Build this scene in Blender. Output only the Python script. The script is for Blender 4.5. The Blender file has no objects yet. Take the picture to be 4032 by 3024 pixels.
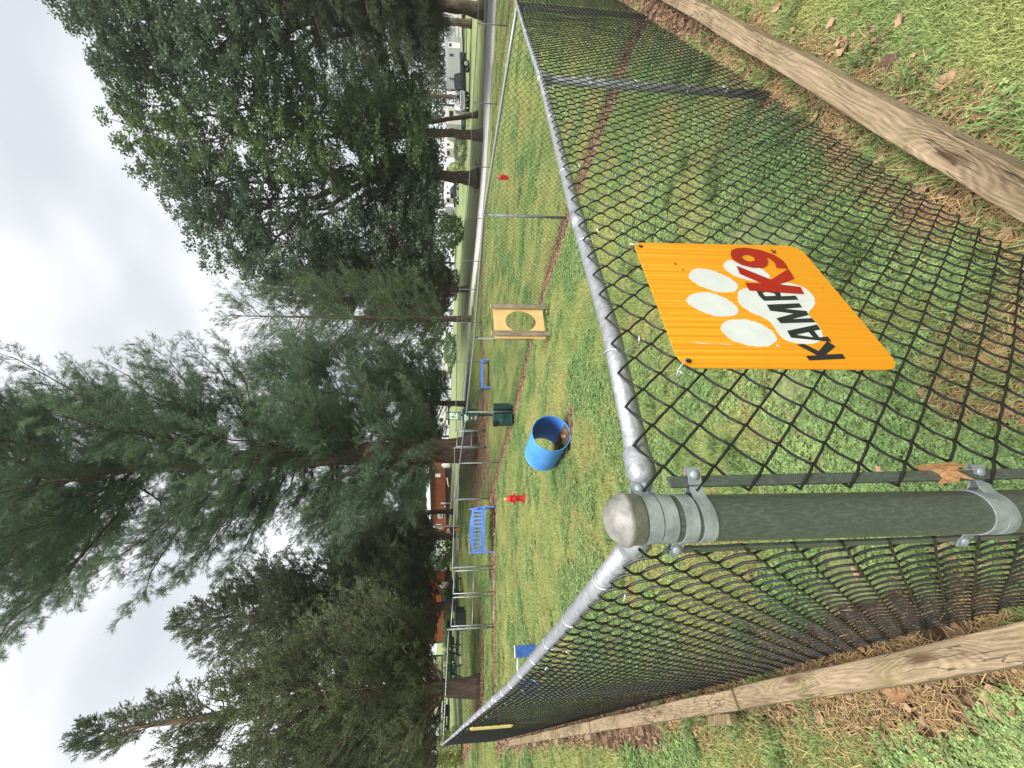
import bpy, math, random
import numpy as np
from mathutils import Vector, Matrix
from mathutils.geometry import tessellate_polygon
random.seed(7)
RNG = np.random.default_rng(7)
R = math.radians
sc = bpy.context.scene
# ------------------------------------------------------------------ camera
FPX = 1514.0
PITCH = R(5.2)
CAMH = 1.72
cam = bpy.data.cameras.new('camera')
cam.sensor_fit = 'HORIZONTAL'; cam.sensor_width = 36.0
cam.lens = 36.0 * FPX / 4032.0
cam.clip_start = 0.03; cam.clip_end = 1500
camo = bpy.data.objects.new('camera', cam)
sc.collection.objects.link(camo)
# the phone was held upright, the file is stored turned: world up points to image left
fwd = Vector((0, math.cos(PITCH), -math.sin(PITCH)))
upw = Vector((0, math.sin(PITCH), math.cos(PITCH)))
rgt = Vector((1, 0, 0))
cx, cy, cz = -upw, rgt, -fwd            # camera x = image right = world down ; camera y = image up = world right
m = Matrix(((cx.x, cy.x, cz.x), (cx.y, cy.y, cz.y), (cx.z, cy.z, cz.z)))
camo.matrix_world = Matrix.Translation((0, 0, CAMH)) @ m.to_4x4()
sc.camera = camo
# ------------------------------------------------------------------ light
sc.view_settings.view_transform = 'Standard'
sc.view_settings.look = 'None'
sc.view_settings.gamma = 1.0
sc.view_settings.use_curve_mapping = False
sc.view_settings.exposure = 2.2
SUN_EL, SUN_AZ = R(64), R(165)          # azimuth from +Y towards +X
w = bpy.data.worlds.new('World'); sc.world = w; w.use_nodes = True
nt = w.node_tree; nt.nodes.clear()
N = nt.nodes.new; L = nt.links.new
out = N('ShaderNodeOutputWorld'); bg = N('ShaderNodeBackground'); bg.inputs['Strength'].default_value = 0.1
sky = N('ShaderNodeTexSky'); sky.sky_type = 'NISHITA'; sky.sun_disc = False
sky.sun_elevation = SUN_EL; sky.sun_rotation = SUN_AZ
tc = N('ShaderNodeTexCoord')
mp = N('ShaderNodeMapping'); mp.inputs['Scale'].default_value = (1.0, 1.0, 2.6); mp.inputs['Location'].default_value = (0.3, 0.2, 0.1)
n1 = N('ShaderNodeTexNoise'); n1.inputs['Scale'].default_value = 1.5; n1.inputs['Detail'].default_value = 3; n1.inputs['Roughness'].default_value = 0.5; n1.inputs['Distortion'].default_value = 0.15
cr = N('ShaderNodeValToRGB'); cr.color_ramp.interpolation = 'EASE'
cr.color_ramp.elements[0].position = 0.36; cr.color_ramp.elements[0].color = (1.66, 1.69, 1.75, 1)
cr.color_ramp.elements[1].position = 0.60; cr.color_ramp.elements[1].color = (2.70, 2.71, 2.73, 1)
mx = N('ShaderNodeMix'); mx.data_type = 'RGBA'; mx.inputs[0].default_value = 0.93
L(tc.outputs['Generated'], mp.inputs['Vector']); L(mp.outputs['Vector'], n1.inputs['Vector']); L(n1.outputs['Fac'], cr.inputs['Fac'])
L(sky.outputs['Color'], mx.inputs[6]); L(cr.outputs['Color'], mx.inputs[7]); L(mx.outputs[2], bg.inputs['Color']); L(bg.outputs[0], out.inputs[0])
sl = bpy.data.lights.new('sun', 'SUN'); sl.energy = 1.5; sl.angle = R(30); sl.color = (1.0, 0.96, 0.9)
so = bpy.data.objects.new('sun', sl); sc.collection.objects.link(so)
sd = Vector((math.sin(SUN_AZ) * math.cos(SUN_EL), math.cos(SUN_AZ) * math.cos(SUN_EL), math.sin(SUN_EL)))
so.rotation_euler = (-sd).to_track_quat('-Z', 'Y').to_euler()
sc.render.engine = 'CYCLES'
sc.cycles.max_bounces = 5; sc.cycles.diffuse_bounces = 3; sc.cycles.glossy_bounces = 2
sc.cycles.transmission_bounces = 3; sc.cycles.transparent_max_bounces = 12
sc.cycles.use_denoising = True

# ------------------------------------------------------------------ survey helpers (where things stand)
cP, sP = math.cos(PITCH), math.sin(PITCH)
def ray(U, V):
    x = (U - 1512) / FPX; z = -(V - 2016) / FPX
    return np.array([x, cP + z * sP, -sP + z * cP])
def at(U, V, D):                        # point seen at (U,V) of the upright photo, D metres ahead
    r = ray(U, V); return np.array([0, 0, CAMH]) + r * (D / r[1])
A = np.array([-.218, .60])
aL, aR = R(43.8), R(50.3)
dL = np.array([-math.sin(aL), math.cos(aL)]); dR = np.array([math.sin(aR), math.cos(aR)])
FH = 1.5
def z_of(U, V, D): return at(U, V, D)[2]
pL = [(0., 1.432), (.8, 1.466), (2.1, 1.54), (13.93, z_of(112, 1745, 10.65))]
pR = [(0., 1.437), (.45, 1.405), (1.06, 1.392), (2.7, 1.325), (4.1, 1.30), (6.03, 1.25), (10., 1.2)]
def onL(t, off=0.0): return A + dL * t + np.array([-dL[1], dL[0]]) * off       # off > 0: outside (left)
def onR(t, off=0.0): return A + dR * t + np.array([dR[1], -dR[0]]) * off       # off > 0: outside (right)
B = onL(13.93); E_ = onR(6.03)
# fence tops seen over the yards: (U, Vtop, D)
DIV = [(E_[0], E_[1], 1.25)] + [tuple(at(*q)) for q in [(2179, 1905, 6.8), (1692, 1868, 9.7), (1402, 1837, 11.8), (1200, 1810, 13.9), (1057, 1790, 15.6)]]
C_ = DIV[-1]
GR = tuple(at(785, 1783, 13.75)); GL = tuple(at(545, 1767, 12.45))
Bt = (B[0], B[1], pL[-1][1])
Q0 = tuple(at(1260, 1790, 17.6)); Q0b = tuple(at(1329, 1795, 18.5))
FAR = [Q0b] + [tuple(at(*q)) for q in [(1600, 1797, 20.8), (1755, 1801, 22.4), (1885, 1810, 24.2), (1997, 1818, 26.), (2166, 1836, 28.6), (2369, 1852, 26.6), (2620, 1862, 22.8), (2932, 1881, 18.4), (3230, 1900, 14.)]]
ctl = []
for x, y, z in DIV[1:] + [GR, GL, Bt, Q0, Q0b] + FAR: ctl.append((x, y, z - FH))
for t, z in pL[:3]: p = onL(t); ctl.append((p[0], p[1], z - FH + (0.0)))
p = onL(7.5); ctl.append((p[0], p[1], 2.04 - FH))
for t, z in pR: p = onR(t); ctl.append((p[0], p[1], z - FH - .02))
for U, V, D in [(1062, 2066, 9.4), (1320, 2243, 5.7), (1711, 2182, 7.6), (1815, 2163, 7.75), (2324, 2007, 15.), (2900, 1960, 22), (3000, 1920, 27),
                (3000, 1890, 33), (3000, 1850, 50), (2660, 1847, 50), (2300, 1908, 31), (2300, 1889, 36), (2319, 1870, 40), (2110, 1825, 62),
                (1900, 1870, 31), (1900, 1855, 36), (1885, 1800, 56), (1600, 1842, 34), (1600, 1834, 38), (1600, 1795, 58), (1254, 1852, 21.5),
                (1150, 1806, 36), (1080, 1776, 56), (880, 1866, 21), (880, 1802, 29), (690, 1820, 26), (600, 1782, 39), (331, 1893, 15.2), (300, 1775, 42),
                (50, 1795, 36), (50, 1890, 15.5), (1431, 1838, 31), (420, 1950, 12.0)]:
    ctl.append(tuple(at(U, V, D)))
ctl += [(-.9, .6, .0), (-3.5, 1.5, .16), (-9, 4, .8), (-14, 9, 1.3), (1.2, .8, -.14), (3.5, 1.5, -.26), (8, 4, -.4), (0, -1, -.08), (-2, -6, -.1), (4, -6, -.5),
        (0, 110, 9.), (60, 105, 7.5), (-60, 105, 12), (-90, 20, 8), (90, 20, 1), (0, -70, -2), (-80, -60, 3), (80, -60, -5), (0, 260, 14), (200, 200, 12), (-200, 200, 18),
        (-260, 0, 14), (260, 0, 2), (0, -260, -6), (-200, -200, 4), (200, -200, -8)]
ctl = np.array(ctl, float)
SC = 10.0
def _tps(r): return np.where(r > 1e-9, r * r * np.log(np.maximum(r, 1e-9)), 0.)
_n = len(ctl); X = ctl[:, :2] / SC
K = _tps(np.linalg.norm(X[:, None] - X[None], axis=2)) + np.eye(_n) * .012
Pm = np.hstack([np.ones((_n, 1)), X]); M_ = np.zeros((_n + 3, _n + 3)); M_[:_n, :_n] = K; M_[:_n, _n:] = Pm; M_[_n:, :_n] = Pm.T
_w = np.linalg.solve(M_, np.concatenate([ctl[:, 2], np.zeros(3)]))
def g(x, y):
    x = np.atleast_1d(np.asarray(x, float)) / SC; y = np.atleast_1d(np.asarray(y, float)) / SC
    out = np.empty(x.size); xf, yf = x.ravel(), y.ravel()
    for i in range(0, xf.size, 20000):
        a, b = xf[i:i + 20000], yf[i:i + 20000]
        r = np.sqrt((a[:, None] - X[None, :, 0]) ** 2 + (b[:, None] - X[None, :, 1]) ** 2)
        out[i:i + 20000] = _tps(r) @ _w[:_n] + _w[_n] + _w[_n + 1] * a + _w[_n + 2] * b
    return out.reshape(x.shape)
def g1(x, y): return float(g(x, y)[0])
def hit(U, V, h=0.0, dmax=140.):         # where the line of sight at (U,V) meets the ground
    r = ray(U, V); r = r / r[1]; D = np.geomspace(.4, dmax, 900)
    pz = CAMH + r[2] * D; d = pz - h - g(r[0] * D, D)
    k = np.argmax(d < 0)
    if not (d < 0).any(): k = len(D) - 1
    k = max(k, 1); t = D[k - 1] + (D[k] - D[k - 1]) * (d[k - 1] / (d[k - 1] - d[k] + 1e-9)); t = min(max(t, D[k - 1]), D[k])
    return np.array([r[0] * t, t, g1(r[0] * t, t)])

# ------------------------------------------------------------------ object helpers
COL = sc.collection
def tag(o, label=None, cat=None, group=None, kind=None):
    if label: o['label'] = label
    if cat: o['category'] = cat
    if group: o['group'] = group
    if kind: o['kind'] = kind
    return o
def empty(name, loc, rz=0, label=None, cat=None, group=None):
    o = bpy.data.objects.new(name, None); COL.objects.link(o); o.location = [float(v) for v in loc]; o.rotation_euler = (0, 0, rz)
    o.empty_display_size = .1
    return tag(o, label, cat, group)
def copy_tree(o, parent=None):
    c = o.copy(); COL.objects.link(c); c.parent = parent
    for ch in [x for x in o.children]: copy_tree(ch, c)
    return c
class MB:
    def __init__(s): s.v = []; s.f = []; s.n = 0; s.t = []
    def add(s, v, f, tint=None):
        v = np.asarray(v, float).reshape(-1, 3); f = np.asarray(f, int)
        s.v.append(v); s.f.append(f + s.n); s.n += len(v)
        s.t.append(np.full(len(v), .5) if tint is None else np.broadcast_to(np.asarray(tint, float), (len(v),)))
        return s
    def box(s, c, size, rot=None):
        h = np.array(size, float) / 2
        v = np.array([[x, y, z] for x in (-1, 1) for y in (-1, 1) for z in (-1, 1)]) * h
        if rot is not None:
            v = v @ np.array(Matrix.Rotation(rot[0], 3, rot[1])).T if isinstance(rot, tuple) else v @ np.array(rot).T
        return s.add(v + np.array(c), [[0, 1, 3, 2], [4, 6, 7, 5], [0, 4, 5, 1], [2, 3, 7, 6], [0, 2, 6, 4], [1, 5, 7, 3]])
    def beam(s, p0, p1, w, h, up=(0, 0, 1)):         # rectangular bar between two points
        p0, p1 = np.array(p0, float), np.array(p1, float); t = p1 - p0; ln = np.linalg.norm(t); t /= ln
        u = np.array(up, float); b = np.cross(t, u); b /= np.linalg.norm(b); u = np.cross(b, t)
        v = [p + sx * b * w / 2 + sz * u * h / 2 for p in (p0, p1) for sx, sz in ((-1, -1), (1, -1), (1, 1), (-1, 1))]
        return s.add(v, [[0, 1, 2, 3], [7, 6, 5, 4], [0, 4, 5, 1], [1, 5, 6, 2], [2, 6, 7, 3], [3, 7, 4, 0]])
    def tube(s, pts, rad, k=8, caps=True):
        pts = np.array(pts, float); n = len(pts); rad = np.broadcast_to(np.asarray(rad, float), (n,))
        t = np.gradient(pts, axis=0); t /= np.maximum(np.linalg.norm(t, axis=1), 1e-9)[:, None]
        u = np.zeros_like(pts); ref = np.array([0, 0, 1.]) if abs(t[0][2]) < .9 else np.array([1., 0, 0])
        a = np.cross(t[0], ref); a /= np.linalg.norm(a)
        for i in range(n):
            a = a - t[i] * (a @ t[i]); a /= max(np.linalg.norm(a), 1e-9); u[i] = a
        b = np.cross(t, u); th = np.linspace(0, 2 * np.pi, k, endpoint=False)
        v = pts[:, None] + rad[:, None, None] * (np.cos(th)[None, :, None] * u[:, None] + np.sin(th)[None, :, None] * b[:, None])
        base = np.arange(n - 1)[:, None] * k; j = np.arange(k)[None]; j2 = (j + 1) % k
        f = np.stack([base + j, base + j2, base + k + j2, base + k + j], 2).reshape(-1, 4)
        s.add(v.reshape(-1, 3), f)
        if caps:
            c = s.n; s.add([pts[0], pts[-1]], np.zeros((0, 3), int))
            o0 = c - n * k; j = np.arange(k)
            s.f.append(np.stack([np.full(k, c), o0 + (j + 1) % k, o0 + j], 1)); e = o0 + (n - 1) * k
            s.f.append(np.stack([np.full(k, c + 1), e + j, e + (j + 1) % k], 1))
        return s
    def lathe(s, prof, k=20, c=(0, 0, 0), axis='z'):
        prof = np.array(prof, float); n = len(prof); th = np.linspace(0, 2 * np.pi, k, endpoint=False)
        v = np.stack([prof[:, None, 0] * np.cos(th), prof[:, None, 0] * np.sin(th), np.broadcast_to(prof[:, None, 1], (n, k))], 2)
        if axis == 'x': v = v[..., [2, 0, 1]]
        if axis == 'y': v = v[..., [1, 2, 0]]
        base = np.arange(n - 1)[:, None] * k; j = np.arange(k)[None]; j2 = (j + 1) % k
        f = np.stack([base + j, base + j2, base + k + j2, base + k + j], 2).reshape(-1, 4)
        return s.add(v.reshape(-1, 3) + np.array(c), f)
    def prism(s, poly, org, ux, uy, th, holes=()):     # flat outline with thickness, poly in (ux,uy) coordinates
        org, ux, uy = np.array(org, float), np.array(ux, float), np.array(uy, float); nn = np.cross(ux, uy); nn /= np.linalg.norm(nn)
        loops = [list(poly)] + [list(h) for h in holes]
        tri = tessellate_polygon([[Vector((a, b, 0)) for a, b in l] for l in loops])
        P2 = np.array([q for l in loops for q in l], float); n = len(P2)
        v0 = org + P2[:, :1] * ux + P2[:, 1:] * uy; v1 = v0 + nn * th
        s.add(np.vstack([v0, v1]), np.vstack([np.array(tri)[:, ::-1], np.array(tri) + n]) if len(tri) else np.zeros((0, 3), int))
        b0 = s.n - 2 * n; o = 0
        for l in loops:
            k = len(l); j = np.arange(k); s.f.append(np.stack([b0 + o + j, b0 + o + (j + 1) % k, b0 + n + o + (j + 1) % k, b0 + n + o + j], 1)); o += k
        return s
    def build(s, name, mat, parent=None, smooth=False, bevel=0, auto=None):
        me = bpy.data.meshes.new(name); v = np.vstack(s.v); fs = [f for f in s.f if len(f)]
        me.vertices.add(len(v)); me.vertices.foreach_set('co', v.astype(np.float32).ravel())
        lens = np.concatenate([np.full(len(f), f.shape[1]) for f in fs]); idx = np.concatenate([f.ravel() for f in fs])
        me.loops.add(len(idx)); me.loops.foreach_set('vertex_index', idx.astype(np.int32))
        me.polygons.add(len(lens)); st = np.concatenate([[0], np.cumsum(lens)[:-1]])
        me.polygons.foreach_set('loop_start', st.astype(np.int32)); me.polygons.foreach_set('loop_total', lens.astype(np.int32))
        me.polygons.foreach_set('use_smooth', np.full(len(lens), smooth))
        at_ = me.attributes.new('tint', 'FLOAT', 'POINT'); at_.data.foreach_set('value', np.concatenate(s.t).astype(np.float32))
        me.update(calc_edges=True); me.validate()
        if mat: me.materials.append(mat)
        o = bpy.data.objects.new(name, me); COL.objects.link(o)
        if parent: o.parent = parent
        if bevel:
            b = o.modifiers.new('bevel', 'BEVEL'); b.width = bevel; b.segments = 2; b.limit_method = 'ANGLE'; b.angle_limit = R(40)
        if auto and smooth:
            me.set_sharp_from_angle(angle=R(auto))
        return o
def rgb(c): return (c[0], c[1], c[2], 1)
def mat(name, c, rough=.7, metal=0., var=.12, vscale=8., c2=None, bump=0., bscale=40., spec=.4, coord='Object', detail=4, tint=0., stretch=None, ramp=(.35, .65)):
    m = bpy.data.materials.new(name); m.use_nodes = True; t = m.node_tree; b = t.nodes['Principled BSDF']
    N = t.nodes.new; L = t.links.new
    b.inputs['Roughness'].default_value = rough; b.inputs['Metallic'].default_value = metal; b.inputs['Specular IOR Level'].default_value = spec
    tc = N('ShaderNodeTexCoord'); src = tc.outputs[coord] if coord != 'World' else N('ShaderNodeNewGeometry').outputs['Position']
    if stretch:
        mp = N('ShaderNodeMapping'); mp.inputs['Scale'].default_value = stretch; L(src, mp.inputs['Vector']); src = mp.outputs['Vector']
    no = N('ShaderNodeTexNoise'); no.inputs['Scale'].default_value = vscale; no.inputs['Detail'].default_value = detail; no.inputs['Roughness'].default_value = .6; L(src, no.inputs['Vector'])
    r = N('ShaderNodeValToRGB'); r.color_ramp.elements[0].position = ramp[0]; r.color_ramp.elements[1].position = ramp[1]
    ca = c if c2 is not None else [x * (1 - var) for x in c]; cb = c2 if c2 is not None else [min(1, x * (1 + var)) for x in c]
    r.color_ramp.elements[0].color = rgb(ca); r.color_ramp.elements[1].color = rgb(cb); L(no.outputs['Fac'], r.inputs['Fac'])
    col = r.outputs['Color']
    if tint:
        an = N('ShaderNodeAttribute'); an.attribute_name = 'tint'; mr = N('ShaderNodeMapRange'); mr.inputs['To Min'].default_value = 1 - tint; mr.inputs['To Max'].default_value = 1 + tint
        L(an.outputs['Fac'], mr.inputs['Value']); mm = N('ShaderNodeVectorMath'); mm.operation = 'SCALE'; L(col, mm.inputs[0]); L(mr.outputs['Result'], mm.inputs['Scale']); col = mm.outputs['Vector']
    L(col, b.inputs['Base Color'])
    if bump:
        nb = N('ShaderNodeTexNoise'); nb.inputs['Scale'].default_value = bscale; nb.inputs['Detail'].default_value = 5; L(src, nb.inputs['Vector'])
        bu = N('ShaderNodeBump'); bu.inputs['Strength'].default_value = bump; bu.inputs['Distance'].default_value = .02; L(nb.outputs['Fac'], bu.inputs['Height']); L(bu.outputs['Normal'], b.inputs['Normal'])
    return m
def leafmat(name, c, c2, trans=.35, rough=.6, tint=.35, vscale=.6, yellow=None):
    m = mat(name, c, rough, 0, c2=c2, vscale=vscale, coord='World', tint=tint, spec=.45)
    t = m.node_tree; b = t.nodes['Principled BSDF']; o = t.nodes['Material Output']; tr = t.nodes.new('ShaderNodeBsdfTranslucent'); mx = t.nodes.new('ShaderNodeMixShader'); mx.inputs[0].default_value = trans
    src = b.inputs['Base Color'].links[0].from_socket; t.links.new(src, tr.inputs['Color']); t.links.new(b.outputs[0], mx.inputs[1]); t.links.new(tr.outputs[0], mx.inputs[2]); t.links.new(mx.outputs[0], o.inputs[0])
    return m
def woodmat(name, c, c2, axis=0, scale=1.0, knots=True):
    m = bpy.data.materials.new(name); m.use_nodes = True; t = m.node_tree; b = t.nodes['Principled BSDF']; N = t.nodes.new; L = t.links.new
    b.inputs['Roughness'].default_value = .85; b.inputs['Specular IOR Level'].default_value = .2
    tc = N('ShaderNodeTexCoord'); oi = N('ShaderNodeObjectInfo'); off = N('ShaderNodeVectorMath'); off.operation = 'ADD'; L(tc.outputs['Object'], off.inputs[0])
    cmb = N('ShaderNodeMath'); cmb.operation = 'MULTIPLY'; cmb.inputs[1].default_value = 7.; L(oi.outputs['Random'], cmb.inputs[0]); L(cmb.outputs[0], off.inputs[1]); P0 = off.outputs[0]
    def mapped(sx, sl):
        mp = N('ShaderNodeMapping'); s_ = [sx * scale] * 3; s_[axis] = sl * scale; mp.inputs['Scale'].default_value = s_; return mp
    def noise(vec, sc_, det, rough=.6):
        n = N('ShaderNodeTexNoise'); n.inputs['Scale'].default_value = sc_; n.inputs['Detail'].default_value = det; n.inputs['Roughness'].default_value = rough; L(vec, n.inputs['Vector']); return n.outputs['Fac']
    def math_(op, a, b_=None, c_=None):
        n = N('ShaderNodeMath'); n.operation = op
        for i, v in enumerate((a, b_, c_)):
            if v is None: continue
            if isinstance(v, (int, float)): n.inputs[i].default_value = v
            else: L(v, n.inputs[i])
        return n.outputs[0]
    def rng(v, a, b_, c_=0., d=1.):
        n = N('ShaderNodeMapRange'); n.inputs['From Min'].default_value = a; n.inputs['From Max'].default_value = b_; n.inputs['To Min'].default_value = c_; n.inputs['To Max'].default_value = d; L(v, n.inputs['Value']); return n.outputs[0]
    # knots bend the grain round them
    mk = mapped(7.5, 1.7); L(P0, mk.inputs['Vector']); vo = N('ShaderNodeTexVoronoi'); vo.inputs['Scale'].default_value = 1.; L(mk.outputs['Vector'], vo.inputs['Vector'])
    kn = rng(vo.outputs['Distance'], .05, .42, 1., 0.) if knots else None
    # growth rings: distance from an off-centre pith, stretched along the board, warped
    mw = mapped(3.2, .45); L(P0, mw.inputs['Vector']); wn = N('ShaderNodeTexNoise'); wn.inputs['Scale'].default_value = 2.; wn.inputs['Detail'].default_value = 3; L(mw.outputs['Vector'], wn.inputs['Vector'])
    mr_ = mapped(1., .035); L(P0, mr_.inputs['Vector']); a1 = N('ShaderNodeVectorMath'); a1.operation = 'MULTIPLY_ADD'; L(wn.outputs['Color'], a1.inputs[0]); a1.inputs[1].default_value = (.10, .10, .10); L(mr_.outputs['Vector'], a1.inputs[2])
    ln = N('ShaderNodeVectorMath'); ln.operation = 'LENGTH'; L(a1.outputs[0], ln.inputs[0]); rad = ln.outputs['Value']
    if kn is not None: rad = math_('MULTIPLY_ADD', kn, .06, rad)
    rings = math_('SINE', math_('MULTIPLY', rad, 620. * scale)); rings = rng(rings, -1, 1, 0, 1)
    mf = mapped(60, 1.6); L(P0, mf.inputs['Vector']); fib = noise(mf.outputs['Vector'], 2.2, 6, .7)
    mm_ = mapped(9, 1.1); L(P0, mm_.inputs['Vector']); med = noise(mm_.outputs['Vector'], 1.6, 5)
    f = math_('ADD', math_('MULTIPLY', rings, .11), math_('ADD', math_('MULTIPLY', fib, .64), math_('MULTIPLY', med, .45)))
    r = N('ShaderNodeValToRGB'); e = r.color_ramp.elements; e[0].position = .36; e[0].color = rgb(c); e[1].position = .80; e[1].color = rgb(c2); L(f, r.inputs['Fac']); col = r.outputs['Color']
    def mixc(fac, a, bcol, mode='MIX'):
        n = N('ShaderNodeMix'); n.data_type = 'RGBA'; n.blend_type = mode; L(fac, n.inputs[0]); L(a, n.inputs[6]); n.inputs[7].default_value = bcol; return n.outputs[2]
    col = mixc(rng(noise(P0, 5., 6, .7), .48, .68, 0, .8), col, (.62, .68, .48, 1), 'MULTIPLY')          # algae and grey weathering
    col = mixc(rng(noise(P0, 2.1, 4), .52, .70, 0, .6), col, (.55, .52, .50, 1), 'MULTIPLY')
    mc = mapped(26, .8); L(P0, mc.inputs['Vector']); crack = noise(mc.outputs['Vector'], 1.5, 3, .5); ck = rng(math_('ABSOLUTE', math_('SUBTRACT', crack, .5)), .0, .012, 1., 0.); ck = math_('MULTIPLY', ck, rng(noise(P0, 3.3, 2), .48, .58))
    col = mixc(ck, col, (.03, .02, .012, 1))
    if kn is not None:
        kd = rng(vo.outputs['Distance'], .05, .14, .85, 0.); col = mixc(kd, col, (.075, .040, .022, 1))
    L(col, b.inputs['Base Color'])
    hgt = math_('SUBTRACT', math_('ADD', math_('MULTIPLY', fib, .8), math_('MULTIPLY', rings, .35)), math_('MULTIPLY', ck, 1.6))
    bu = N('ShaderNodeBump'); bu.inputs['Strength'].default_value = .9; bu.inputs['Distance'].default_value = .004; L(hgt, bu.inputs['Height']); L(bu.outputs['Normal'], b.inputs['Normal'])
    return m
M = {}
M['galv'] = mat('galvanised_steel', (.24, .255, .27), .5, .55, c2=(.36, .375, .395), vscale=70, bump=.15, bscale=120, spec=.5)
M['galv_band'] = mat('galvanised_band', (.22, .25, .27), .55, .45, c2=(.35, .38, .40), vscale=30, bump=.12, bscale=90)
M['galv_dull'] = mat('weathered_galvanised', (.13, .15, .145), .65, .3, c2=(.25, .27, .26), vscale=12, bump=.1)
M['cap'] = mat('weathered_cap', (.17, .165, .15), .6, .35, c2=(.30, .29, .265), vscale=26, bump=.15, bscale=70)
M['post_green'] = mat('dark_green_weathered_post', (.075, .092, .082), .34, .3, c2=(.125, .145, .134), vscale=260, stretch=(1, 1, .28), bump=.12, bscale=220, ramp=(.46, .72), detail=3)
M['vinyl'] = mat('black_vinyl_wire', (.012, .012, .013), .38, 0, var=.4, vscale=60, spec=.5)
M['wire_far'] = mat('dark_wire', (.035, .04, .037), .5, .2, var=.3, vscale=30)
M['alu'] = mat('aluminium_tie', (.72, .72, .72), .35, .7, var=.1, vscale=30)
M['soil'] = mat('brown_soil', (.075, .042, .026), .95, 0, c2=(.19, .115, .07), vscale=9, bump=.9, bscale=35, coord='World')
M['gravel'] = mat('pale_gravel', (.40, .38, .39), .95, 0, c2=(.70, .67, .68), vscale=14, bump=.9, bscale=30, coord='World', detail=8)
M['sand_gravel'] = mat('pinkish_gravel', (.42, .33, .27), .95, 0, c2=(.68, .56, .47), vscale=12, bump=.6, bscale=25, coord='World')
M['timber'] = woodmat('weathered_timber', (.095, .068, .040), (.36, .275, .18))
M['post_wood'] = woodmat('grey_wood_post', (.15, .12, .085), (.42, .36, .27), axis=2, knots=True)
M['ply'] = mat('yellow_painted_board', (.62, .40, .16), .6, 0, c2=(.72, .50, .22), vscale=3, bump=.1)
M['ply_edge'] = mat('pale_board_edge', (.72, .62, .42), .7, 0, var=.08)
M['blue'] = mat('blue_plastic', (.055, .225, .60), .42, 0, c2=(.085, .29, .70), vscale=4, bump=.04, bscale=60)
M['blue_in'] = mat('darker_blue_plastic', (.035, .13, .42), .6, 0, c2=(.05, .17, .5), vscale=5)  # barrel lining, a darker and duller blue than the shell
M['blue_paint'] = mat('blue_paint', (.07, .17, .52), .5, 0, c2=(.10, .23, .62), vscale=9)
M['blue_felt'] = mat('worn_blue_board', (.02, .075, .26), .8, 0, c2=(.05, .14, .40), vscale=14, bump=.3)
M['red'] = mat('red_paint', (.42, .012, .014), .38, 0, c2=(.55, .03, .025), vscale=9, spec=.5)
M['dkgreen'] = mat('dark_green_enamel', (.006, .035, .034), .4, 0, c2=(.012, .055, .052), vscale=5, spec=.5)
M['green_wood'] = mat('dark_green_recycled_board', (.010, .035, .028), .6, 0, var=.3)
M['white'] = mat('white_paint', (.75, .76, .76), .5, 0, var=.05)
M['offwhite'] = mat('cream_panel', (.60, .59, .55), .5, 0, var=.05)
M['rvgrey'] = mat('grey_panel', (.36, .365, .37), .45, 0, var=.07)
M['silver'] = mat('silver_car_paint', (.42, .45, .48), .28, .35, var=.05, spec=.6)
M['black_paint'] = mat('black_car_paint', (.008, .009, .014), .2, .1, var=.2, spec=.6)
M['glass'] = mat('dark_window_glass', (.02, .025, .03), .08, 0, var=.2, spec=.8)
M['rubber'] = mat('black_rubber', (.015, .015, .015), .8, 0, var=.2)
M['chrome'] = mat('alloy_rim', (.5, .5, .5), .3, .8, var=.1)
M['siding'] = mat('orange_brown_siding', (.20, .052, .020), .6, 0, c2=(.33, .095, .034), vscale=3, stretch=(.6, .6, 9))
M['trim_green'] = mat('green_trim', (.03, .075, .055), .6, 0, var=.15)
M['roof_metal'] = mat('pale_metal_roof', (.55, .60, .58), .4, .2, var=.05)
M['skirt'] = mat('dark_lattice_skirt', (.025, .022, .024), .85, 0, var=.3)
M['tank'] = mat('white_tank_enamel', (.78, .78, .74), .4, 0, var=.04)
M['print_green'] = mat('print_dark_green', (.006, .03, .028), .6)
M['print_pale'] = mat('pale_green_label', (.62, .78, .60), .5, 0, var=.03)
M['black'] = mat('black_plastic', (.01, .01, .011), .5, 0, var=.2)
M['bag'] = mat('black_bag_film', (.01, .01, .012), .25, 0, var=.2, bump=.6, bscale=30)
M['deck'] = mat('brown_deck_wood', (.20, .14, .10), .8, 0, var=.2)
M['navy'] = mat('navy_paint', (.015, .02, .06), .6); M['pink'] = mat('pink_paint', (.70, .22, .22), .6); M['cream'] = mat('cream_paint', (.75, .62, .50), .6); M['orange'] = mat('orange_paint', (.70, .20, .04), .6)
M['oldwood'] = mat('tan_wood', (.33, .25, .17), .85, 0, c2=(.48, .38, .28), vscale=6)
M['teal'] = mat('teal_cloth', (.02, .16, .14), .8); M['terracotta'] = mat('terracotta_cloth', (.35, .10, .06), .8)
M['bark_pine'] = mat('pine_bark', (.045, .030, .022), .95, 0, c2=(.16, .105, .08), vscale=7, stretch=(1, 1, .22), bump=1.0, bscale=14, tint=.0)
M['bark_grey'] = mat('grey_brown_bark', (.05, .038, .028), .95, 0, c2=(.15, .115, .085), vscale=7, stretch=(1, 1, .25), bump=1.0, bscale=16)
M['bark_red'] = mat('reddish_juniper_bark', (.075, .045, .035), .95, 0, c2=(.21, .145, .115), vscale=8, stretch=(1, 1, .12), bump=1.0, bscale=16)
M['l_pine'] = leafmat('pine_needles', (.075, .125, .080), (.165, .240, .140), .25, tint=.45)
M['l_pine2'] = leafmat('bright_pine_needles', (.075, .135, .062), (.165, .25, .11), .3, tint=.45)
M['l_cedar'] = leafmat('juniper_foliage', (.066, .092, .044), (.165, .200, .100), .2, tint=.5)
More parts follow.
